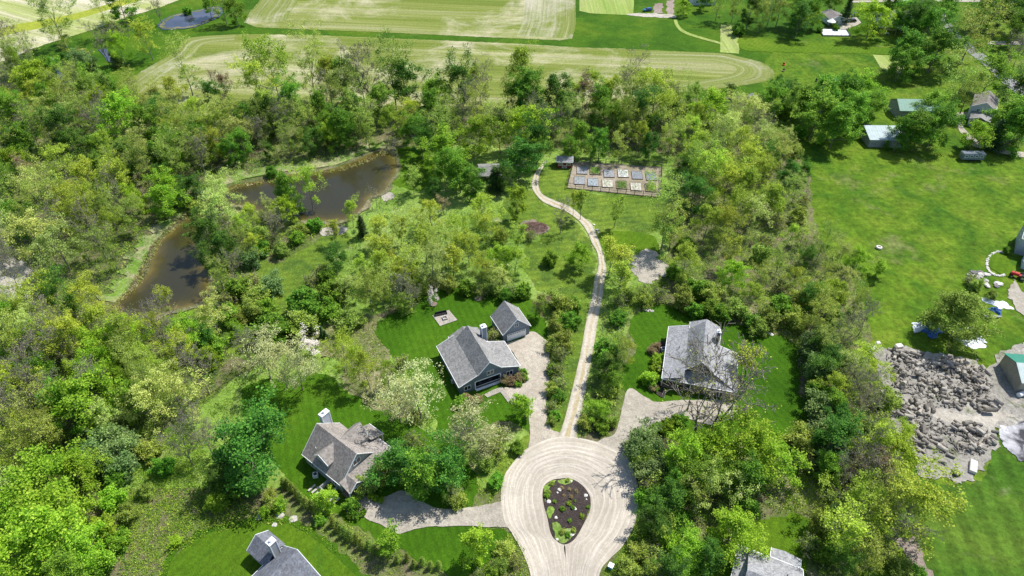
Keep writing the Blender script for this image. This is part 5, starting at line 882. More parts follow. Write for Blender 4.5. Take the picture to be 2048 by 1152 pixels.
MB().prism_wz([(-13.2, -.1), (-.7, -.1), (-.7, 3.2), (-6.8, 7.2), (-13.2, 3.2)], 2.2, 10.9).box(.35, -13.6, -.1, 2.19, -.4, 2.85).box(5.8, -.69, -.1, 10.5, 1.6, 2.8).build('wall', M['pale_siding'], h5)
fa = MB(); fascia(fa, (0, 0, 3), (0, -14, 3)); fascia(fa, (0, .03, 3), (5.5, .03, 3)); fascia(fa, (5.6, -.27, 3.62), (11.2, -.27, 3.62)); fascia(fa, (10.83, 1.9, 3), (10.83, -.3, 3.4)); fascia(fa, (5.57, 2.0, 3), (5.57, 0, 3.4)); fascia(fa, (11.23, -.3, 3.6), (11.23, -6.8, 7.5)); fa.build('fascia', M['trim'], h5)
MB().rod((8.5, -4.0, 5.6), (8.5, -4.0, 6.3), .09, 8).build('vent_pipe', M['charcoal'], h5)
window(h5, (8.2, 1.6, 1.5), 1.4, 1.2, '+w')

def gabled(name, xy, rz, L, Wd, ze, zr, wall, roofA, roofB, label, cat, over=.3, trim=True, win=(), door=None):
    """ridge along u (length L); w from 0 (near) to Wd"""
    h = house(name, xy, rz, label, cat); m = Wd/2
    MB().slab([(-over, -over, ze), (L+over, -over, ze), (L+over, m, zr), (-over, m, zr)], .12).build('roof', M[roofA], h)
    r2 = MB().slab([(-over, m, zr-.004), (L+over, m, zr-.004), (L+over, Wd+over, ze), (-over, Wd+over, ze)], .12).build('roof', M[roofB], h)
    if roofA != roofB: r2['label'] = 'far roof slope toned unlike the near one'  # on the pole barn the near slope differs only by painted glare
    MB().prism_wz([(0, -.1), (Wd, -.1), (Wd, ze), (m, zr-.2), (0, ze)], 0, L).build('wall', M[wall], h)
    if trim:
        fa = MB(); fascia(fa, (-over, -over-.03, ze), (L+over, -over-.03, ze)); fascia(fa, (-over-.03, -over, ze), (-over-.03, m, zr)); fascia(fa, (-over-.03, m, zr), (-over-.03, Wd+over, ze)); fascia(fa, (L+over+.03, -over, ze), (L+over+.03, m, zr)); fascia(fa, (L+over+.03, m, zr), (L+over+.03, Wd+over, ze)); fa.build('fascia', M['trim'], h)
    for c, a, b, f in win: window(h, c, a, b, f)
    if door: MB().box(*door).build('door', M['door_white'], h)
    return h
gabled('storage_barn', (114.62, 101.75), -6.2, 16, 8.8, 3.5, 5.3, 'tan_metal', 'white_and_glare_metal', 'green_metal', 'tan metal pole barn with bright green ribbed roof, near slope glare-whitened, by the log yard', 'barn', trim=False, door=(6, -.06, 0, 9, -.003, 3))  # near slope: glare on the green metal put into its colour
x, y = U(1773, 197, 3.6); a = 2.5; gabled('old_barn', (x+1.0, y-10.0), -2.5, 15, 9.5, 3.6, 6.0, 'grey_wall', 'green_pale', 'green_pale', 'old grey barn with pale green metal roof among the far right trees', 'barn', trim=False)
x, y = U(1741, 279, 3.0); sb = house('white_roof_shed', (x, y), -1.5, 'long plank shed with pale blue-white metal roof under the trees', 'shed')
MB().slab([(-.3, -.3, 3), (13.3, -.3, 3), (13.3, 7.3, 4.7), (-.3, 7.3, 4.7)]).build('roof', M['steel_blue'], sb); MB().prism_wz([(0, -.1), (7, -.1), (7, 4.4), (0, 2.9)], 0, 13).build('wall', M['grey_wall'], sb)
x, y = U(1659, 37.6, 2.9); gabled('small_garage', (x+8.0, y+.3), 97, 9.0, 8.0, 2.9, 4.4, 'white_siding', 'sh_old', 'sh_old', 'small white garage with brown-grey roof beside two dark cars', 'garage', win=(((0, 4, 1.4), .9, .9, '-u'),))
x, y = U(1958, 262, 0); hw = gabled('porch_house', (x+6.5, y+5.5), 58, 11, 7.5, 5.2, 7.6, 'white_siding', 'sh_old', 'sh_old', 'white two-storey farmhouse with a glazed porch at the right', 'house', win=(((0, 2.4, 3.8), .9, 1.3, '-u'), ((0, 5.1, 3.8), .9, 1.3, '-u'), ((0, 3.7, 1.4), 1.2, 1.3, '-u')))
MB().prism_wz([(.6, -.1), (6.8, -.1), (6.8, 2.8), (.6, 2.8)], -5.5, -.004).build('porch_wall', M['white_siding'], hw); MB().slab([(-5.9, .3, 2.85), (-.02, .3, 3.3), (-.02, 3.7, 4.1), (-5.9, 3.7, 3.9)]).slab([(-5.9, 3.7, 3.897), (-.02, 3.7, 4.097), (-.02, 7.1, 3.3), (-5.9, 7.1, 2.85)]).build('porch_roof', M['sh_grey'], hw)
for k in range(4): window(hw, (-5.5, 1.4+k*1.5, 1.5), 1.0, 1.3, '-u', mull=0)
x, y = U(1765, 62, 0); gabled('hidden_house', (x, y+4), -5, 13, 8, 4.5, 7.0, 'white_siding', 'sh_grey', 'sh_grey', 'white house half hidden by trees behind the wooden pergola', 'house', win=(((3, 0, 2), 1.2, 1.3, '-w'), ((7, 0, 2), 1.2, 1.3, '-w'), ((10.5, 0, 2), 1.2, 1.3, '-w')))
x, y = U(1384, 11, 0); gabled('top_house', (x, y), 2, 12, 8, 4.5, 7, 'white_siding', 'sh_grey', 'sh_grey', 'white house cut off by the top edge above the tan farm track', 'house', win=(((2.5, 0, 1.8), 1.2, 1.3, '-w'), ((6, 0, 1.8), 1.2, 1.3, '-w'), ((9.5, 0, 1.8), 1.2, 1.3, '-w')))
x, y = U(2028, 507, 0); gabled('corner_house', (x, y), -32, 14, 9, 5.4, 7.6, 'grey_siding', 'sh_grey', 'sh_grey', 'grey-blue two-storey house cut off by the right edge', 'house', win=(((0, 3, 3.8), 1.1, 1.4, '-u'), ((0, 6, 3.8), 1.1, 1.4, '-u'), ((2.5, 0, 3.9), 1.1, 1.4, '-w'), ((2.5, 0, 1.4), 1.1, 1.4, '-w')))
x, y = U(2041, 537, 0); gabled('white_annex', (x, y), -32, 6, 4.5, 2.6, 3.6, 'white_siding', 'white_and_glare_metal', 'white_and_glare_metal', 'low white outbuilding right behind the red tractor', 'shed', win=(((0, 1.4, 1.4), .8, .9, '-u'), ((0, 3, 1.4), .8, .9, '-u')))
x, y = U(1114, 336, 0); rs = gabled('red_shed', (x, y), -3, 4.9, 3.6, 2.5, 3.6, 'red_siding', 'sh_white', 'sh_white', 'dark red garden shed with white-trimmed windows and grey roof', 'shed', win=(((.95, 0, 1.5), .75, .75, '-w'), ((3.95, 0, 1.5), .75, .75, '-w')))
MB().box(1.75, -.05, .05, 3.15, -.004, 2.1).build('door', M['red_siding'], rs)
q = MB(); q.box(1.65, -.08, .05, 1.8, -.003, 2.2); q.box(3.1, -.08, .05, 3.25, -.003, 2.2); q.box(1.8, -.08, 2.08, 3.1, -.052, 2.2); q.box(1.8, -.08, 1.0, 3.1, -.052, 1.12); q.box(1.8, -.08, .05, 3.1, -.052, .17)
for s in (1, -1): q.obox((2.45, -.066, .58), (1.35, .028, .1), 0, 0, s*.55)
q.build('door_trim', M['trim'], rs)
x, y = U(957, 352, 2.6); pv = house('pavilion', (x, y), 3, 'open picnic pavilion with grey shingle roof between dense trees', 'pavilion')
MB().slab([(-.3, -.3, 2.6), (7.3, -.3, 2.6), (7.0, 3.6, 4.3), (0, 3.6, 4.3)]).slab([(0, 3.6, 4.297), (7.0, 3.6, 4.297), (7.3, 7.5, 2.6), (-.3, 7.5, 2.6)]).build('roof', M['sh_grey'], pv)
for a in (0, 7):
    for b in (0, 3.6, 7.2): MB().box(a-.1, b-.1, 0, a+.1, b+.1, 2.55).build('post', M['wood'], pv)
MB().box(2, 2, .7, 5, 2.8, .78).box(2, 1.4, .4, 5, 1.7, .46).box(2, 3.1, .4, 5, 3.4, .46).box(2.3, 1.5, 0, 2.42, 3.3, .7).box(4.6, 1.5, 0, 4.72, 3.3, .7).build('picnic_bench', M['wood'], pv)
x, y = U(1513, 205, 0); gabled('hut', (x-1.1, y), 78, 2.4, 2.2, 1.9, 2.8, 'charcoal', 'sh_dark', 'sh_grey', 'tiny dark hut alone on the grass past the field\'s rounded end', 'hut', over=.15, trim=False, win=(((0, 1.1, 1.1), .5, .5, '-u'),))
x, y = U(1660, 53, 0); gz = house('gazebo', (x, y), 0, 'round gazebo with white conical roof before the small white garage', 'gazebo')
r_ = MB(); n = 10; r_.add([(0, 0, 3.7)]+[(2.1*math.cos(k*6.2832/n), 2.1*math.sin(k*6.2832/n), 2.4) for k in range(n)]+[(2.1*math.cos(k*6.2832/n), 2.1*math.sin(k*6.2832/n), 2.28) for k in range(n)], [(0, 1+k, 1+(k+1) % n) for k in range(n)]+[(1+k, 1+n+k, 1+n+(k+1) % n, 1+(k+1) % n) for k in range(n)]+[tuple(range(2*n, n, -1))]); r_.build('roof', M['trim'], gz)
for k in range(6): MB().rod((1.8*math.cos(k*1.047), 1.8*math.sin(k*1.047), 0), (1.8*math.cos(k*1.047), 1.8*math.sin(k*1.047), 2.3), .09, 6).build('post', M['charcoal'], gz)
x, y = U(1764, 71, 0); pg = house('pergola', (x, y), -3, 'wooden pergola over white garden furniture behind the trees', 'pergola')
q = MB()
for k in range(12): q.box(k*.5, -.2, 2.6, k*.5+.1, 3.8, 2.75)
q.box(-.1, 0, 2.42, 5.8, .15, 2.6); q.box(-.1, 3.5, 2.42, 5.8, 3.65, 2.6); q.build('rafters', M['copper'], pg)
for a, b in ((0, 0), (5.6, 0), (0, 3.5), (5.6, 3.5)): MB().box(a, b, 0, a+.15, b+.15, 2.42).build('post', M['copper'], pg)
tb = house('garden_table', (x+2.6, y+1.2), 0, 'white garden table under the wooden pergola', 'table'); MB().box(-.9, -.5, .7, .9, .5, .76).build('tabletop', M['trim'], tb)
for a, b in ((-.8, -.4), (.8, -.4), (-.8, .4), (.8, .4)): MB().box(a-.04, b-.04, 0, a+.04, b+.04, .7).build('leg', M['trim'], tb)
# covered pool
Q = [U(1645.4, 72.3), U(1700, 73.2), U(1691.8, 61), U(1637, 58.8)]
pl = house('swimming_pool', Q[0], 0, 'rectangular pool under a white winter cover with black edge', 'swimming pool')
L_ = [(a-Q[0][0], b-Q[0][1]) for a, b in Q]; MB().add([(a, b, .35) for a, b in L_]+[(a, b, -.1) for a, b in L_], [(0, 1, 2, 3), (0, 4, 5, 1), (1, 5, 6, 2), (2, 6, 7, 3), (3, 7, 4, 0)]).build('cover', M['white_tarp'], pl)
q = MB()
for i in range(4):
    a, b = Vector((*L_[i], .4)), Vector((*L_[(i+1) % 4], .4)); q.rod(a, b, .16, 4); 
    for k in range(6): c = a.lerp(b, k/6); q.rod((c.x, c.y, 0), (c.x, c.y, 1.1), .06, 4)
    q.rod(a+Vector((0, 0, .7)), b+Vector((0, 0, .7)), .035, 4)
q.build('edge_rail', M['charcoal'], pl)

# ------------------------------------------------------------------ vehicles
def car(name, px, py, rz, paint, label, cat='car', Lc=4.6, tall=1.45, long_roof=True):
    x, y = U(px, py); c = empty(name, (x, y, .12), R(rz), label, cat); Wc = 1.8
    pr = [(0, .32), (0, .72), (.12, .86), (1.2, .98), (1.25, .98), (Lc-.1, .98) if long_roof else (Lc-.5, .98), (Lc, .8), (Lc, .32)]
    b = MB(); b.add([(u, -Wc/2, z) for u, z in pr]+[(u, Wc/2, z) for u, z in pr], [tuple(range(8)), tuple(range(15, 7, -1))]+[(i, i+8, (i+1) % 8+8, (i+1) % 8) for i in range(8)])
    gh = [(1.25, .98), (1.95, tall-.03), (2.1, tall), (Lc-.75, tall), (Lc-.25, .98)]
    o = b.build('body', M[paint], c); bpy_bev(o, .06)
    g_ = MB(); g_.add([(u, -(Wc/2-.06-(z-.98)*.25), z) for u, z in gh]+[(u, Wc/2-.06-(z-.98)*.25, z) for u, z in gh], [tuple(range(5)), tuple(range(9, 4, -1))]+[(i, i+5, (i+1) % 5+5, (i+1) % 5) for i in range(5)]); g_.build('windows', M['glass'], c)
    MB().box(1.9, -.68, tall-.01, Lc-.7, .68, tall+.03).build('roof_panel', M[paint], c)
    for u in (.85, Lc-.9):
        for s in (-1, 1):
            w = MB().rod((u, s*(Wc/2-.2), .33), (u, s*(Wc/2+.02), .33), .33, 12).build('wheel', M['rubber'], c); MB().rod((u, s*(Wc/2+.021), .33), (u, s*(Wc/2+.035), .33), .2, 10).build('rim', M['hub'], w)
    for s in (-1, 1): MB().box(-.03, s*.62-.18, .62, .0, s*.62+.18, .76).build('headlight', M['lamp'], c)
    return c
def bpy_bev(o, w):
    bm = bmesh.new(); bm.from_mesh(o.data); bmesh.ops.bevel(bm, geom=list(bm.edges), offset=w, segments=2, affect='EDGES', clamp_overlap=True); bm.to_mesh(o.data); bm.free()
car('parked_car', 1693, 45, 8, 'car_dark', 'dark car parked nearer of the two beside the small white garage')
car('parked_car', 1700, 34, 12, 'car_dark', 'dark car parked farther of the two beside the small white garage', tall=1.7)
car('parked_car', 1286, 23, 12, 'blue_paint', 'small blue car on the grass below the far top house')
x, y = U(1921, 323); tr = empty('camper_trailer', (x, y, 0), R(-1), 'long grey camper trailer in shade under the right trees', 'trailer')
b = MB().box(0, 0, .55, 7.6, 2.4, 2.9).build('body', M['car_grey'], tr); bpy_bev(b, .18)
for k in range(4): window(tr, (1.2+k*1.7, 0, 1.9), .9, .6, '-w', mull=0)
for u in (3.3, 4.3): MB().rod((u, .05, .4), (u, .35, .4), .38, 12).build('wheel', M['rubber'], tr)
MB().rod((7.6, 1.2, .5), (8.8, 1.2, .5), .06, 6).build('tow_bar', M['charcoal'], tr)
x, y = U(2034, 556); tk = empty('tractor', (x, y, 0), R(150), 'red farm tractor parked by the right edge house', 'tractor')
b = MB().box(0, -.45, .8, 1.9, .45, 1.6).build('hood', M['red_paint'], tk); bpy_bev(b, .1)
MB().box(-1.5, -.5, .7, 0, .5, 1.2).box(-1.4, -.95, 1.3, -.5, -.55, 1.45).box(-1.4, .55, 1.3, -.5, .95, 1.45).build('fender', M['red_paint'], tk); MB().box(-1.2, -.3, 1.2, -.6, .3, 1.35).box(-1.3, -.3, 1.35, -1.15, .3, 1.8).build('seat', M['black'], tk)
for s in (-1, 1):
    w = MB().rod((-.95, s*.55, .8), (-.95, s*1.0, .8), .8, 16).build('wheel', M['rubber'], tk); MB().rod((-.95, s*1.001, .8), (-.95, s*1.03, .8), .42, 12).build('rim', M['hub'], w)
    w = MB().rod((1.5, s*.5, .45), (1.5, s*.8, .45), .45, 14).build('wheel', M['rubber'], tk); MB().rod((1.5, s*.801, .45), (1.5, s*.83, .45), .22, 10).build('rim', M['hub'], w)
MB().rod((-.1, 0, 1.2), (-.35, 0, 1.75), .04, 6).rod((-.36, -.2, 1.76), (-.36, .2, 1.76), .03, 6).build('steering_wheel', M['black'], tk); MB().rod((1.2, .2, 1.6), (1.2, .2, 2.2), .05, 6).build('exhaust', M['charcoal'], tk)

# ------------------------------------------------------------------ garden: fence, raised beds
gc = ground_pts(GQ); fx, fy = gc[0]; gf = empty('garden_fence', (fx, fy, 0), 0, 'dark post and wire fence around the vegetable garden', 'fence')
rl = MB(); wr = MB()
for i in range(4):
    a, b = gc[i]-gc[0], gc[(i+1) % 4]-gc[0]; n = int(round(np.hypot(*(b-a))/2.6))
    for k in range(n):
        c = a+(b-a)*k/n; MB().box(c[0]-.08, c[1]-.08, 0, c[0]+.08, c[1]+.08, 2.1).build('post', M['post'], gf)
    for z in (.35, 1.15, 2.0): rl.rod((a[0], a[1], z), (b[0], b[1], z), .045 if z < 2 else .06, 4)
    m = n*9
    for k in range(m): c = a+(b-a)*k/m; wr.rod((c[0], c[1], .1), (c[0], c[1], 1.95), .012, 3)
rl.build('rail', M['post'], gf); wr.build('wire_mesh', M['hub'], gf)
BEDS = [(1164,342.5,'g','grey weed-cover'),(1190,343.5,'y','grassy green'),(1218,349,'g','dark slatted grey'),(1246,349,'w','white and green patchy'),(1274,352.5,'s','smooth slate grey'),(1302,355,'s','shaded slate grey'),(1159,363,'g','pale grey'),(1186,367,'b','blue-grey covered'),(1215,369,'p','pale straw-mulched'),(1243,372,'y','lush green planted'),(1271.5,375.5,'p','white-flecked'),(1301,377.5,'y','sparse green and tan')]
bm_ = {'g': plain('grey_weed_cloth', (.26, .27, .30), .8, var=.4, sc=2.5), 's': plain('slate_cover', (.20, .22, .26), .7, var=.35, sc=2), 'w': plain('patchy_cover', (.46, .47, .47), .8, var=.5, sc=1.5), 'b': plain('blue_grey_cover', (.26, .30, .34), .6, var=.3, sc=2), 'p': plain('straw_mulch', (.46, .44, .38), .9, var=.4, sc=2.5), 'y': plain('bed_soil', (.14, .15, .07), .9, var=.4, sc=2)}
for i, (a, b, k, look) in enumerate(BEDS):
    x, y = U(a, b); e = empty('raised_bed', (x, y, .14), R(-4), f"{look} raised bed, {['first','second','third','fourth','fifth','sixth'][i % 6]} from left in the garden's {'far' if i < 6 else 'near'} row", 'raised bed', 'raised beds in the fenced garden')
    q = MB(); w_, d_ = 1.75, 2.4
    q.box(-w_, -d_, 0, w_, -d_+.08, .4); q.box(-w_, d_-.08, 0, w_, d_, .4); q.box(-w_, -d_+.08, 0, -w_+.08, d_-.08, .4); q.box(w_-.08, -d_+.08, 0, w_, d_-.08, .4); q.build('frame', M['wood'], e)
    MB().box(-w_+.08, -d_+.08, .02, w_-.08, d_-.08, .32).build('bed_surface', bm_[k], e)
    rg = np.random.default_rng(i); npl = {'y': 420, 'w': 160, 'p': 120}.get(k, 50)
    P = np.c_[rg.uniform(-1.4, 1.4, npl), rg.uniform(-1.9, 1.9, npl), .33+rg.uniform(0, .3, npl)]; P[:, :2] += np.sin(P[:, [1, 0]]*3)*.15
    v, f, r = leaves(P, .26, rg, 1); link('plants', mesh_np('plants', [(v, f, LM['G' if k == 'y' else 'E'], r)]), e)

# ------------------------------------------------------------------ furniture, rocks, small things
x, y = U(882, 630); bn = empty('garden_sofa', (x, y, 0), R(18), 'black garden sofa at the edge of the square patio', 'sofa')
MB().box(-1.5, -.4, .3, 1.5, .4, .5).build('seat', M['black'], bn); MB().box(-1.5, .3, .5, 1.5, .45, 1.0).build('backrest', M['black'], bn)
for s in (-1, 1): MB().box(s*1.5-.08, -.42, 0, s*1.5+.08, .42, .72).build('armrest', M['black'], bn)
x, y = U(890, 638); fp = MB(); fp.box(-.6, -.6, .0, .6, -.45, .35); fp.box(-.6, .45, .0, .6, .6, .35); fp.box(-.6, -.45, .0, -.45, .45, .35); fp.box(.45, -.45, .0, .6, .45, .35)
o = fp.build('fire_pit', M['stone']); o.location = (x, y, .5); o.location.z = ZL[0]+.0; o.rotation_euler.z = R(20); tag(o, 'low square stone fire pit at the centre of the patio', 'fire pit')
for px, py, lab in ((1326, 702, 'white air conditioner unit beside the dark house\'s left wall'), (632, 953, 'white air conditioner unit beside the taupe-roofed house')):
    x, y = U(px, py); a = empty('air_conditioner', (x, y, 0), R(10), lab, 'air conditioner'); b = MB().box(-.5, -.5, .05, .5, .5, .95).build('housing', M['trim'], a); MB().rod((0, 0, .951), (0, 0, .99), .38, 14).build('fan_grille', M['charcoal'], a)
for px, py, mt, lab in ((1221, 1136, 'cyan_paint', 'bright blue plastic bin with white lid by the road edge'), (1278, 937, 'blue_paint', 'dark blue bin half under shrubs right of the turning circle')):
    x, y = U(px, py); a = empty('wheeled_bin', (x, y, 0), R(60), lab, 'bin'); b = MB().add([(-.35, -.35, .1), (.35, -.35, .1), (.35, .35, .1), (-.35, .35, .1), (-.45, -.45, 1.05), (.45, -.45, 1.05), (.45, .45, 1.05), (-.45, .45, 1.05)], [(0,3,2,1),(4,5,6,7),(0,1,5,4),(1,2,6,5),(2,3,7,6),(3,0,4,7)]).build('bin_body', M[mt], a)
    MB().box(-.48, -.48, 1.052, .48, .48, 1.12).build('lid', M['trim' if mt == 'cyan_paint' else 'blue_paint'], a)
    for s in (-.3, .3): MB().rod((s-.05, .4, .12), (s+.05, .4, .12), .12, 8).build('wheel', M['rubber'], a)
x, y = U(1757, 497); rp = MB(); n = 16
prf = [(.55, 0), (.8, .1), (.85, .5), (.75, .62), (.45, .6), (.4, .3)]
for i, (r1, zz) in enumerate(prf): pass
vv = [(r1*math.cos(k*6.2832/n), r1*math.sin(k*6.2832/n), zz) for r1, zz in prf for k in range(n)]; ff = [(i*n+k, i*n+(k+1) % n, (i+1)*n+(k+1) % n, (i+1)*n+k) for i in range(len(prf)-1) for k in range(n)]+[tuple((len(prf)-1)*n+k for k in range(n))]
rp.add(vv, ff); o = rp.build('stone_planter', M['rock']); o.location = (x, y, .05); tag(o, 'round pale stone planter alone on the right meadow', 'planter')
def rock(px, py, r, label, group=None, mat='rock', seed=0, sq=.55, n=9, name='boulder'):
    x, y = U(px, py); o = MB().blob((0, 0, 0), r, seed, 0, n, 6, .25, sq).build(name, M[mat]); o.location = (x, y, r*sq*.55); o.rotation_euler.z = seed; return tag(o, label, 'boulder', group)
IR = [(1119,980,.42,'largest white boulder in the island bed, upper left of its centre'),(1115,986,.28,'small white boulder just below the largest one on the island'),(1171,992,.42,'white boulder at the island bed\'s right edge'),(1173,999,.26,'small white boulder under the one at the island\'s right edge'),(1098,1004,.45,'white boulder at the island bed\'s left edge'),(1149,1018,.42,'white boulder beside a green tuft in mid-island'),(1112,1036,.34,'white boulder low on the island\'s left side'),(1144,1070,.42,'white boulder near the island\'s narrow lower end'),(1143,963,.32,'white boulder at the island bed\'s top edge'),(1114,1079,.34,'tan boulder at the island\'s bottom left rim')]
for i, (a, b, r, l) in enumerate(IR): rock(a, b, r, l, 'boulders in the island bed', seed=i)
FR = [(521,1034,.8,'pale flat rock farthest left above the round lawn'),(561,1031,.85,'tall pale rock in the middle above the round lawn'),(587,1039,.75,'pale rock rightmost of the row above the round lawn'),(549,1050,.5,'small pale rock just inside the round lawn\'s top edge')]
for i, (a, b, r, l) in enumerate(FR): rock(a, b, r, l, 'pale rocks above the round lawn', 'stone', seed=20+i, sq=.22)
for i in range(11): rock(1497+i*4.6+random.uniform(-2, 2), 655+i*1.6+random.uniform(-3, 3), random.uniform(.3, .55), 'pale rock in the line along the dark house\'s rear lawn edge', 'rock line behind the dark house', seed=40+i)
for i in range(7): rock(1286+i*3.2, 622+random.uniform(-3, 3), random.uniform(.25, .45), 'grey rock in the small pile at the lawn\'s upper left corner', 'rock pile left of the dark house lawn', 'stone', seed=60+i)
for i, (a, b) in enumerate([(1188,450),(1194,460),(1196,465)]): rock(a, b, .4, ['white boulder by the lane, farthest of three', 'white boulder by the lane, middle of three', 'white boulder by the lane, nearest of three'][i], 'three boulders by the gravel lane', seed=80+i)
for i in range(26):
    t_ = i/25*3.9-1.2; a = 1998+25*math.cos(t_+2.4)*1.0; b = 528-24*math.sin(t_+2.4)
    if a < 2046: rock(a, b, random.uniform(.25, .5), 'pale stone in the ring edging the small oval lawn', 'stones edging the oval lawn', seed=100+i)
for i in range(34): rock(random.uniform(1936, 2002), random.uniform(546, 574), random.uniform(.4, .95), 'pale rubble chunk in the heap above the big round tree', 'rubble heap above the big round tree', ['rock', 'stone', 'darkrock'][i % 3], seed=140+i)
for a, b, s, m in ((1744,697,(2.4, 1.4, .35),'white slab lying flat at the log yard\'s upper left corner'),(1754,690,(1, .9, .9),'white block beside the flat slab at the log yard corner'),(1797,694,(1.7, 1.2, .6),'pale block on the log yard\'s upper edge'),(1944,936,(3.2, 1.3, .8),'long white crate at the log yard\'s lower tip'),(1910,949,(1.3, 1.2, .8),'dark open box at the log yard\'s lower end')):
    x, y = U(a, b); q = MB()
    dk = m.startswith('dark'); q.obox((0, 0, s[2]/2), s, 0, 0)
    o = q.build('crate' if 'crate' in m or 'box' in m else 'stone_block', M['charcoal' if dk else 'rock']); bpy_bev(o, .07); o.location = (x, y, .1); o.rotation_euler.z = R(60 if 'crate' in m else 10); tag(o, m, 'crate' if 'crate' in m or 'box' in m else 'stone block')
x, y = U(2040, 792); o = MB().rod((-.9, 0, .55), (.9, 0, .55), .55, 16).build('storage_tank', M['trim']); o.location = (x, y, .15); o.rotation_euler.z = R(20); tag(o, 'white cylindrical tank beside the tan pole barn', 'tank')
def tarp(px, py, w, d, h, mat, label, seed, cat='tarp', rot=0):
    rg = np.random.default_rng(seed); n = 13; ph = rg.uniform(0, 6, 12); v = []
    for j in range(n):
        for i in range(n):
            a, b = i/(n-1)*2-1, j/(n-1)*2-1; e = 1+.16*math.sin(3*math.atan2(b, a)+ph[0])+.1*math.sin(7*math.atan2(b, a)+ph[1]); z = max(0, (1-max(abs(a), abs(b))**2.2))*h*(.6+.3*math.sin(4*a+ph[2])*math.cos(3.3*b+ph[3])+.3*rg.uniform(-1, 1)) 
            v.append((a*w/2*e, b*d/2*e, max(.03, z)+.05))
    o = MB().add(v, [(j*n+i, j*n+i+1, (j+1)*n+i+1, (j+1)*n+i) for j in range(n-1) for i in range(n-1)]).build('tarp', M[mat]); x, y = U(px, py); o.location = (x, y, .0); o.rotation_euler.z = rot
    sm = o.modifiers.new('thickness', 'SOLIDIFY'); sm.thickness = .03; return tag(o, label, cat)
tarp(1842, 655, 4.2, 3.2, 1.0, 'white_tarp', 'crumpled pale blue-white tarp at the left under the big round tree', 1); tarp(1862, 662, 4.6, 3.8, 1.4, 'blue_tarp', 'crumpled dark blue tarp in the big round tree\'s shade', 2, rot=.5); tarp(1852, 648, 2.6, 2, .8, 'blue_tarp', 'small blue tarp bundle behind the dark blue one', 3)
tarp(1944, 684, 5.2, 4.2, .6, 'white_tarp', 'large white tarp spread on grass right of the big round tree', 4, rot=.3); tarp(1936, 664, 3.8, 2.6, .8, 'white_tarp', 'crumpled white tarp behind the large spread white one', 5); tarp(1957, 679, 2.6, 2.2, .8, 'white_tarp', 'small grey-white tarp bundle right of the large spread one', 6)
tarp(2006, 611, 3.4, 2.8, .35, 'white_tarp', 'rounded flat white sheet near the right edge', 7); tarp(1991, 621, 2.2, 2.6, .9, 'blue_tarp', 'bright blue plastic bundle beside the flat white sheet', 8, rot=.8); tarp(1977, 603, 4, 2, .8, 'white_tarp', 'long white sheet heap above the grey boards', 9, rot=-.5)
x, y = U(1953, 676); o = MB(); n = 14; vv = []
for k in range(n):
    for (r1, zz) in ((.3, 0), (.5, 0), (.5, .22), (.3, .22)): vv.append((r1*math.cos(k*6.2832/n), r1*math.sin(k*6.2832/n), zz))
o.add(vv, [(k*4+j, k*4+(j+1) % 4, ((k+1) % n)*4+(j+1) % 4, ((k+1) % n)*4+j) for k in range(n) for j in range(4)]); o = o.build('rubber_ring', M['rubber']); o.location = (x, y, .75); tag(o, 'old black tyre lying on the white tarps', 'tyre')
for k in range(7):
    x, y = U(1983+random.uniform(-5, 5), 633+k*.9-2); o = MB().box(-2.0, -.14, 0, 2.0, .14, .06).build('old_board', M['grey_wall']); o.location = (x, y, .06+.05*k); o.rotation_euler = (0, 0, R(random.uniform(-14, 8))); tag(o, 'grey board in the loose stack below the blue bundle', 'board', 'grey boards below the blue bundle')
for i, (a, b) in enumerate([(624,977),(631,981),(638,985),(645,988),(652,991),(659,994),(666,998),(673,1003)]):
    x, y = U(a, b); o = MB().box(-.9, -.22, 0, .9, .22, .06).build('stepping_slab', M['stone']); bpy_bev(o, .02); o.location = (x, y, ZL[0]); o.rotation_euler.z = R(52); tag(o, 'long stone step in the path left of the taupe-roofed house', 'stepping stone', 'stone steps left of the taupe-roofed house')
x, y = U(1932, 40); up = empty('utility_pole', (x, y, 0), R(40), 'wooden utility pole by the grey road in the top right corner', 'utility pole'); MB().rod((0, 0, 0), (0, 0, 10), .17, 8, 0, .12).build('pole', M['wood'], up); MB().box(-1.2, -.06, 9.2, 1.2, .06, 9.35).build('crossarm', M['wood'], up)
for a, b, c, nm, lab in ((1567, 131, 'red_paint', 'lawn_chair', 'reddish lawn chair, farther of two on the grass past the field'), (1566, 143, 'wood', 'lawn_chair', 'brown lawn chair, nearer of two on the grass past the field'), (1632, 163, 'black', 'lawn_chair', 'black lawn chair left of the tan arch'), (1670, 162, 'trim', 'lawn_chair', 'white lawn chair right of the tan arch')):
    x, y = U(a, b); e = empty(nm, (x, y, 0), R(random.uniform(-60, 60)), lab, 'chair'); MB().box(-.45, -.45, .35, .45, .45, .45).build('seat', M[c], e); MB().box(-.45, .4, .45, .45, .5, 1.1).build('backrest', M[c], e)
    for s in (-1, 1):
        for t_ in (-1, 1): MB().box(s*.38-.05, t_*.38-.05, 0, s*.38+.05, t_*.38+.05, .35).build('leg', M[c], e)
x, y = U(1652, 164); ar = empty('garden_arch', (x, y, 0), R(35), 'tan wooden arch standing on the lawn beside two chairs', 'arch'); q = MB(); pp = [(1.1*math.cos(math.pi*k/10), 0, 1.2+1.0*math.sin(math.pi*k/10)) for k in range(11)]
for k in range(10): q.rod(pp[k], pp[k+1], .12, 6)
q.build('hoop', M['copper'], ar)
for s in (-1.1, 1.1): MB().rod((s, 0, 0), (s, 0, 1.22), .12, 6).build('post', M['copper'], ar)
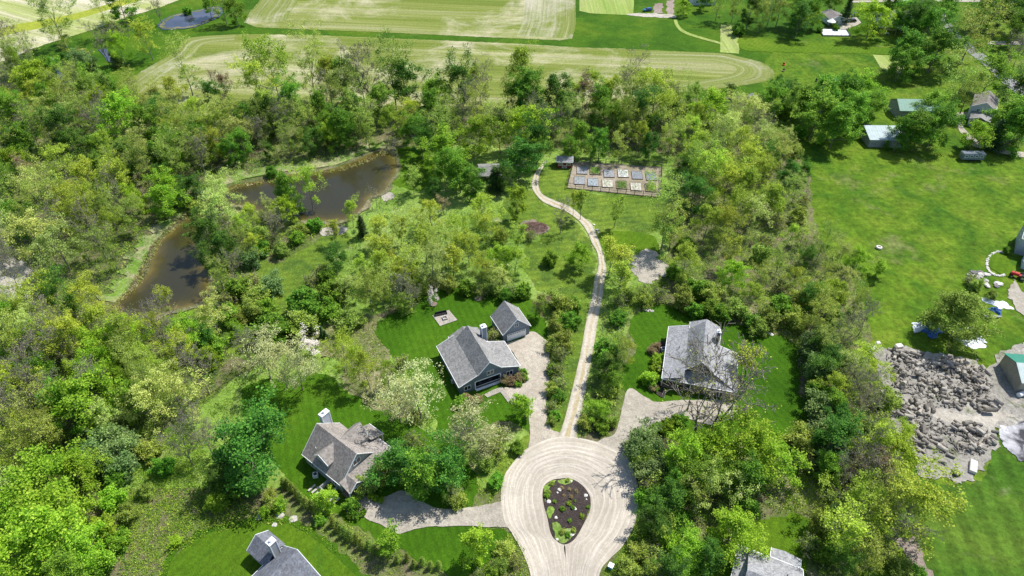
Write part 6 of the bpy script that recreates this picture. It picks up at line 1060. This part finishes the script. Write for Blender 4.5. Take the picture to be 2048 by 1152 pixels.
# chip pile beside the lane
xs = []
rg = np.random.default_rng(3); n = 700; th = rg.uniform(0, 6.28, n); rr = 3.6*np.sqrt(rg.uniform(0, 1, n)); cx, cy = U(1068, 456)
P = np.c_[cx+rr*np.cos(th)*1.2, cy+rr*np.sin(th)*.8, .1+1.0*(1-(rr/3.6)**2)*rg.uniform(.4, 1, n)]; d_ = rg.normal(size=(n, 3))*[1, 1, .3]; d_ /= np.linalg.norm(d_, axis=1)[:, None]; ln = rg.uniform(.3, 1.1, n)[:, None]
v, f = tubes(np.c_[P-d_*ln/2, P+d_*ln/2, np.full(n, .05), np.full(n, .03)], 4); tag(link('brush_pile', mesh_np('brush_pile', [(v, f, M['twig_red'], None)])), 'reddish pile of cut brush and twigs beside the lane lawn', 'brush pile', kind='stuff')

# ------------------------------------------------------------------ log yard
def log_mesh(L, r, seed, split=False):
    rg = random.Random(seed); q = MB(); n = 9; rings = 4; v = []
    for i in range(rings):
        t_ = i/(rings-1)
        for k in range(n):
            a = 6.2832*k/n; rr = r*(1-.12*t_)*(1+rg.uniform(-.09, .09)); c, s = math.cos(a), math.sin(a)
            if split and s < 0: s *= .25
            v.append(((t_-.5)*L, rr*c, rr*s+rg.uniform(-.02, .02)))
    q.add(v, [(i*n+k, i*n+(k+1) % n, (i+1)*n+(k+1) % n, (i+1)*n+k) for i in range(rings-1) for k in range(n)]); q.add(v[:n], [tuple(range(n-1, -1, -1))], 1); q.add(v[-n:], [tuple(range(n))], 1)
    o = q.build('log', [M['logbark'], M['logend']]); me = o.data; bpy.data.objects.remove(o); return me
LMsh = [(log_mesh(L, r, i, sp), L, r) for i, (L, r, sp) in enumerate([(1.3, .48, 0), (1.7, .42, 0), (2.6, .36, 0), (.9, .52, 0), (1.1, .42, 1), (1.9, .5, 0), (1.5, .36, 1), (3.2, .32, 0)])]
SHP = {m[0].name: n for m, n in zip(LMsh, ['short', 'medium', 'long slim', 'stump-like', 'split stubby', 'thick', 'split narrow', 'very long thin'])}
def logs(poly_or_line, n, kinds, group, label, ang=None, spread=.5, layers=2, seed=0):
    rg = random.Random(seed); pts = sample(poly_or_line, n, np.random.default_rng(seed))
    for i, (x, y) in enumerate(pts):
        me, L, r = LMsh[rg.choice(kinds)]; o = bpy.data.objects.new('log', me); C.objects.link(o); s = rg.uniform(.6, 1.15)
        o.location = (x, y, .1+r*s*.8+rg.choice([0]*3+[r*1.3]*(layers-1))); o.scale = (s, s, s); o.rotation_euler = (rg.uniform(0, 6.28), rg.gauss(0, .12), (ang if ang is not None else rg.uniform(0, 3.14))+rg.gauss(0, spread)); tag(o, SHP[me.name]+' '+label, 'log', group)
LY = 'logs scattered over the yard'
logs([(1765,703),(1800,700),(1870,716),(1920,720),(1925,745),(1880,742),(1830,730),(1790,722)], 44, [1, 2, 5, 4, 0, 3], LY, 'weathered log in the band along the log yard\'s far edge', R(-28), .9, 3, 1)
logs([(1870,715),(1925,722),(1975,745),(1978,775),(1930,770),(1890,755)], 42, [0, 1, 4, 6, 3], LY, 'grey log in the jumbled heap at the log yard\'s upper right', None, .5, 3, 2)
logs([(1783,740),(1800,735),(1815,760),(1812,780),(1790,780)], 24, [4, 6, 3], LY, 'log in the dark heap at the log yard\'s upper left', None, .5, 3, 3)
logs([(1830,750),(1860,755),(1885,775),(1895,800),(1880,805),(1850,790),(1830,775)], 30, [0, 3, 4], LY, 'log in the middle of the log yard', None, .6, 2, 4)
logs([(1905,775),(1960,770),(1995,800),(2005,815),(1985,830),(1940,822),(1890,815),(1880,800),(1920,800)], 46, [0, 5, 3, 1], LY, 'log in the arc above the sandy track', R(-30), 1.0, 3, 5)
logs([(1772,785),(1800,790),(1835,805),(1850,820),(1845,835),(1815,825),(1790,812)], 34, [0, 3, 1, 5], LY, 'log in the line down the log yard\'s left side', None, .6, 2, 6)
logs([(1790,828),(1812,826),(1845,860),(1850,905),(1835,915),(1815,880)], 22, [2, 7, 5, 1], LY, 'log on the log yard\'s lower left edge', R(-55), .5, 2, 7)
logs([(1895,850),(1960,850),(1992,862),(1985,895),(1965,905),(1915,905),(1905,890),(1950,875),(1890,868)], 44, [1, 2, 6, 4, 5], LY, 'log in the stacked rows at the log yard\'s lower right', R(-35), .7, 3, 8)
logs([(1845,875),(1880,880),(1905,910),(1890,930),(1850,915)], 9, [5, 1, 2], LY, 'lone log in the open lower part of the yard', R(-30), .6, 1, 9)
logs([(1835,812),(1865,812),(1866,832),(1838,832)], 12, [1], LY, 'log in the neat parallel row at mid-yard', R(65), .08, 1, 10)
rg = np.random.default_rng(12); pts = np.vstack([sample([(1770,705),(1960,735),(1985,775),(1960,818),(1860,815),(1780,770)], 520, rg), sample([(1790,830),(1850,835),(1980,865),(1960,910),(1850,905)], 280, rg)])
d_ = np.c_[rg.normal(size=(800, 2)), rg.normal(0, .15, 800)]; d_ /= np.linalg.norm(d_, axis=1)[:, None]; P = np.c_[pts, rg.uniform(.12, .45, 800)]; ln = rg.uniform(.3, 1.3, 800)[:, None]
v, f = tubes(np.c_[P-d_*ln/2, P+d_*ln/2, rg.uniform(.06, .24, 800), rg.uniform(.05, .2, 800)], 4); tag(link('wood_scraps', mesh_np('wood_scraps', [(v, f, M['logbark'], None)])), 'bark, chips and split scraps strewn between the logs', 'wood scraps', kind='stuff')
# island plants: small tufts
for i, (a, b, r, k) in enumerate([(1124,1019,.5,'b'),(1138,1008,.42,'y'),(1109,1004,.35,'b'),(1145,1015,.4,'b'),(1164,1033,.45,'y'),(1139,1041,.4,'b'),(1176,1015,.35,'b'),(1124,976,.35,'r'),(1138,979,.35,'r'),(1152,984,.35,'r'),(1142,994,.4,'r'),(1128,992,.25,'r'),(1150,1003,.25,'b'),(1125,1065,.55,'o'),(1135,1070,.55,'b'),(1148,1062,.5,'o'),(1096,985,.5,'o'),(1094,992,.5,'b'),(1103,967,.5,'o'),(1135,962,.45,'o')]):
    plant(k, a, b, r*1.35, 1.1, .4)

# ------------------------------------------------------------------ what sets each plant apart, said by look, place and order
CAT = {'C': 'conifer', 'k': 'hedge conifer', 'b': 'bush', 'y': 'bush', 'o': 'shrub', 'e': 'shrub', 't': 'shrub', 'r': 'shrub'}
ORD = ['leftmost', 'second from left', 'third from left', 'fourth from left', 'fifth from left', 'sixth from left', 'seventh from left', 'eighth from left', 'ninth from left', 'tenth from left', 'eleventh from left', 'twelfth from left']
buckets = {}
for p in PLANTS:
    m = min(range(len(MARKS)), key=lambda i: math.hypot(p[2]-MARKS[i][0][0], (p[3]-MARKS[i][0][1])*1.15))
    buckets.setdefault((p[1], m), []).append(p)
for (k, m), L in buckets.items():
    L.sort(key=lambda p: p[2]); place = MARKS[m][1]; look = LOOK[k]; n = len(L)
    for i, p in enumerate(L):
        if n == 1: w = ''
        elif n == 2: w = 'left-hand ' if i == 0 else 'right-hand '
        elif n == 3: w = ['leftmost ', 'middle ', 'rightmost '][i]
        elif i == 0: w = 'leftmost '
        elif i == n-1: w = 'rightmost '
        else: w = ''
        lab = (w+look+' '+place) if (w or n == 1) else f"{look} {place}, {ORD[i] if i < len(ORD) else 'right of the middle'}"
        p[0]['label'] = lab; p[0]['category'] = CAT.get(k, 'tree')
        p[0]['group'] = ('shrubs and bushes ' if k in 'boetyrk' else 'trees ') + place
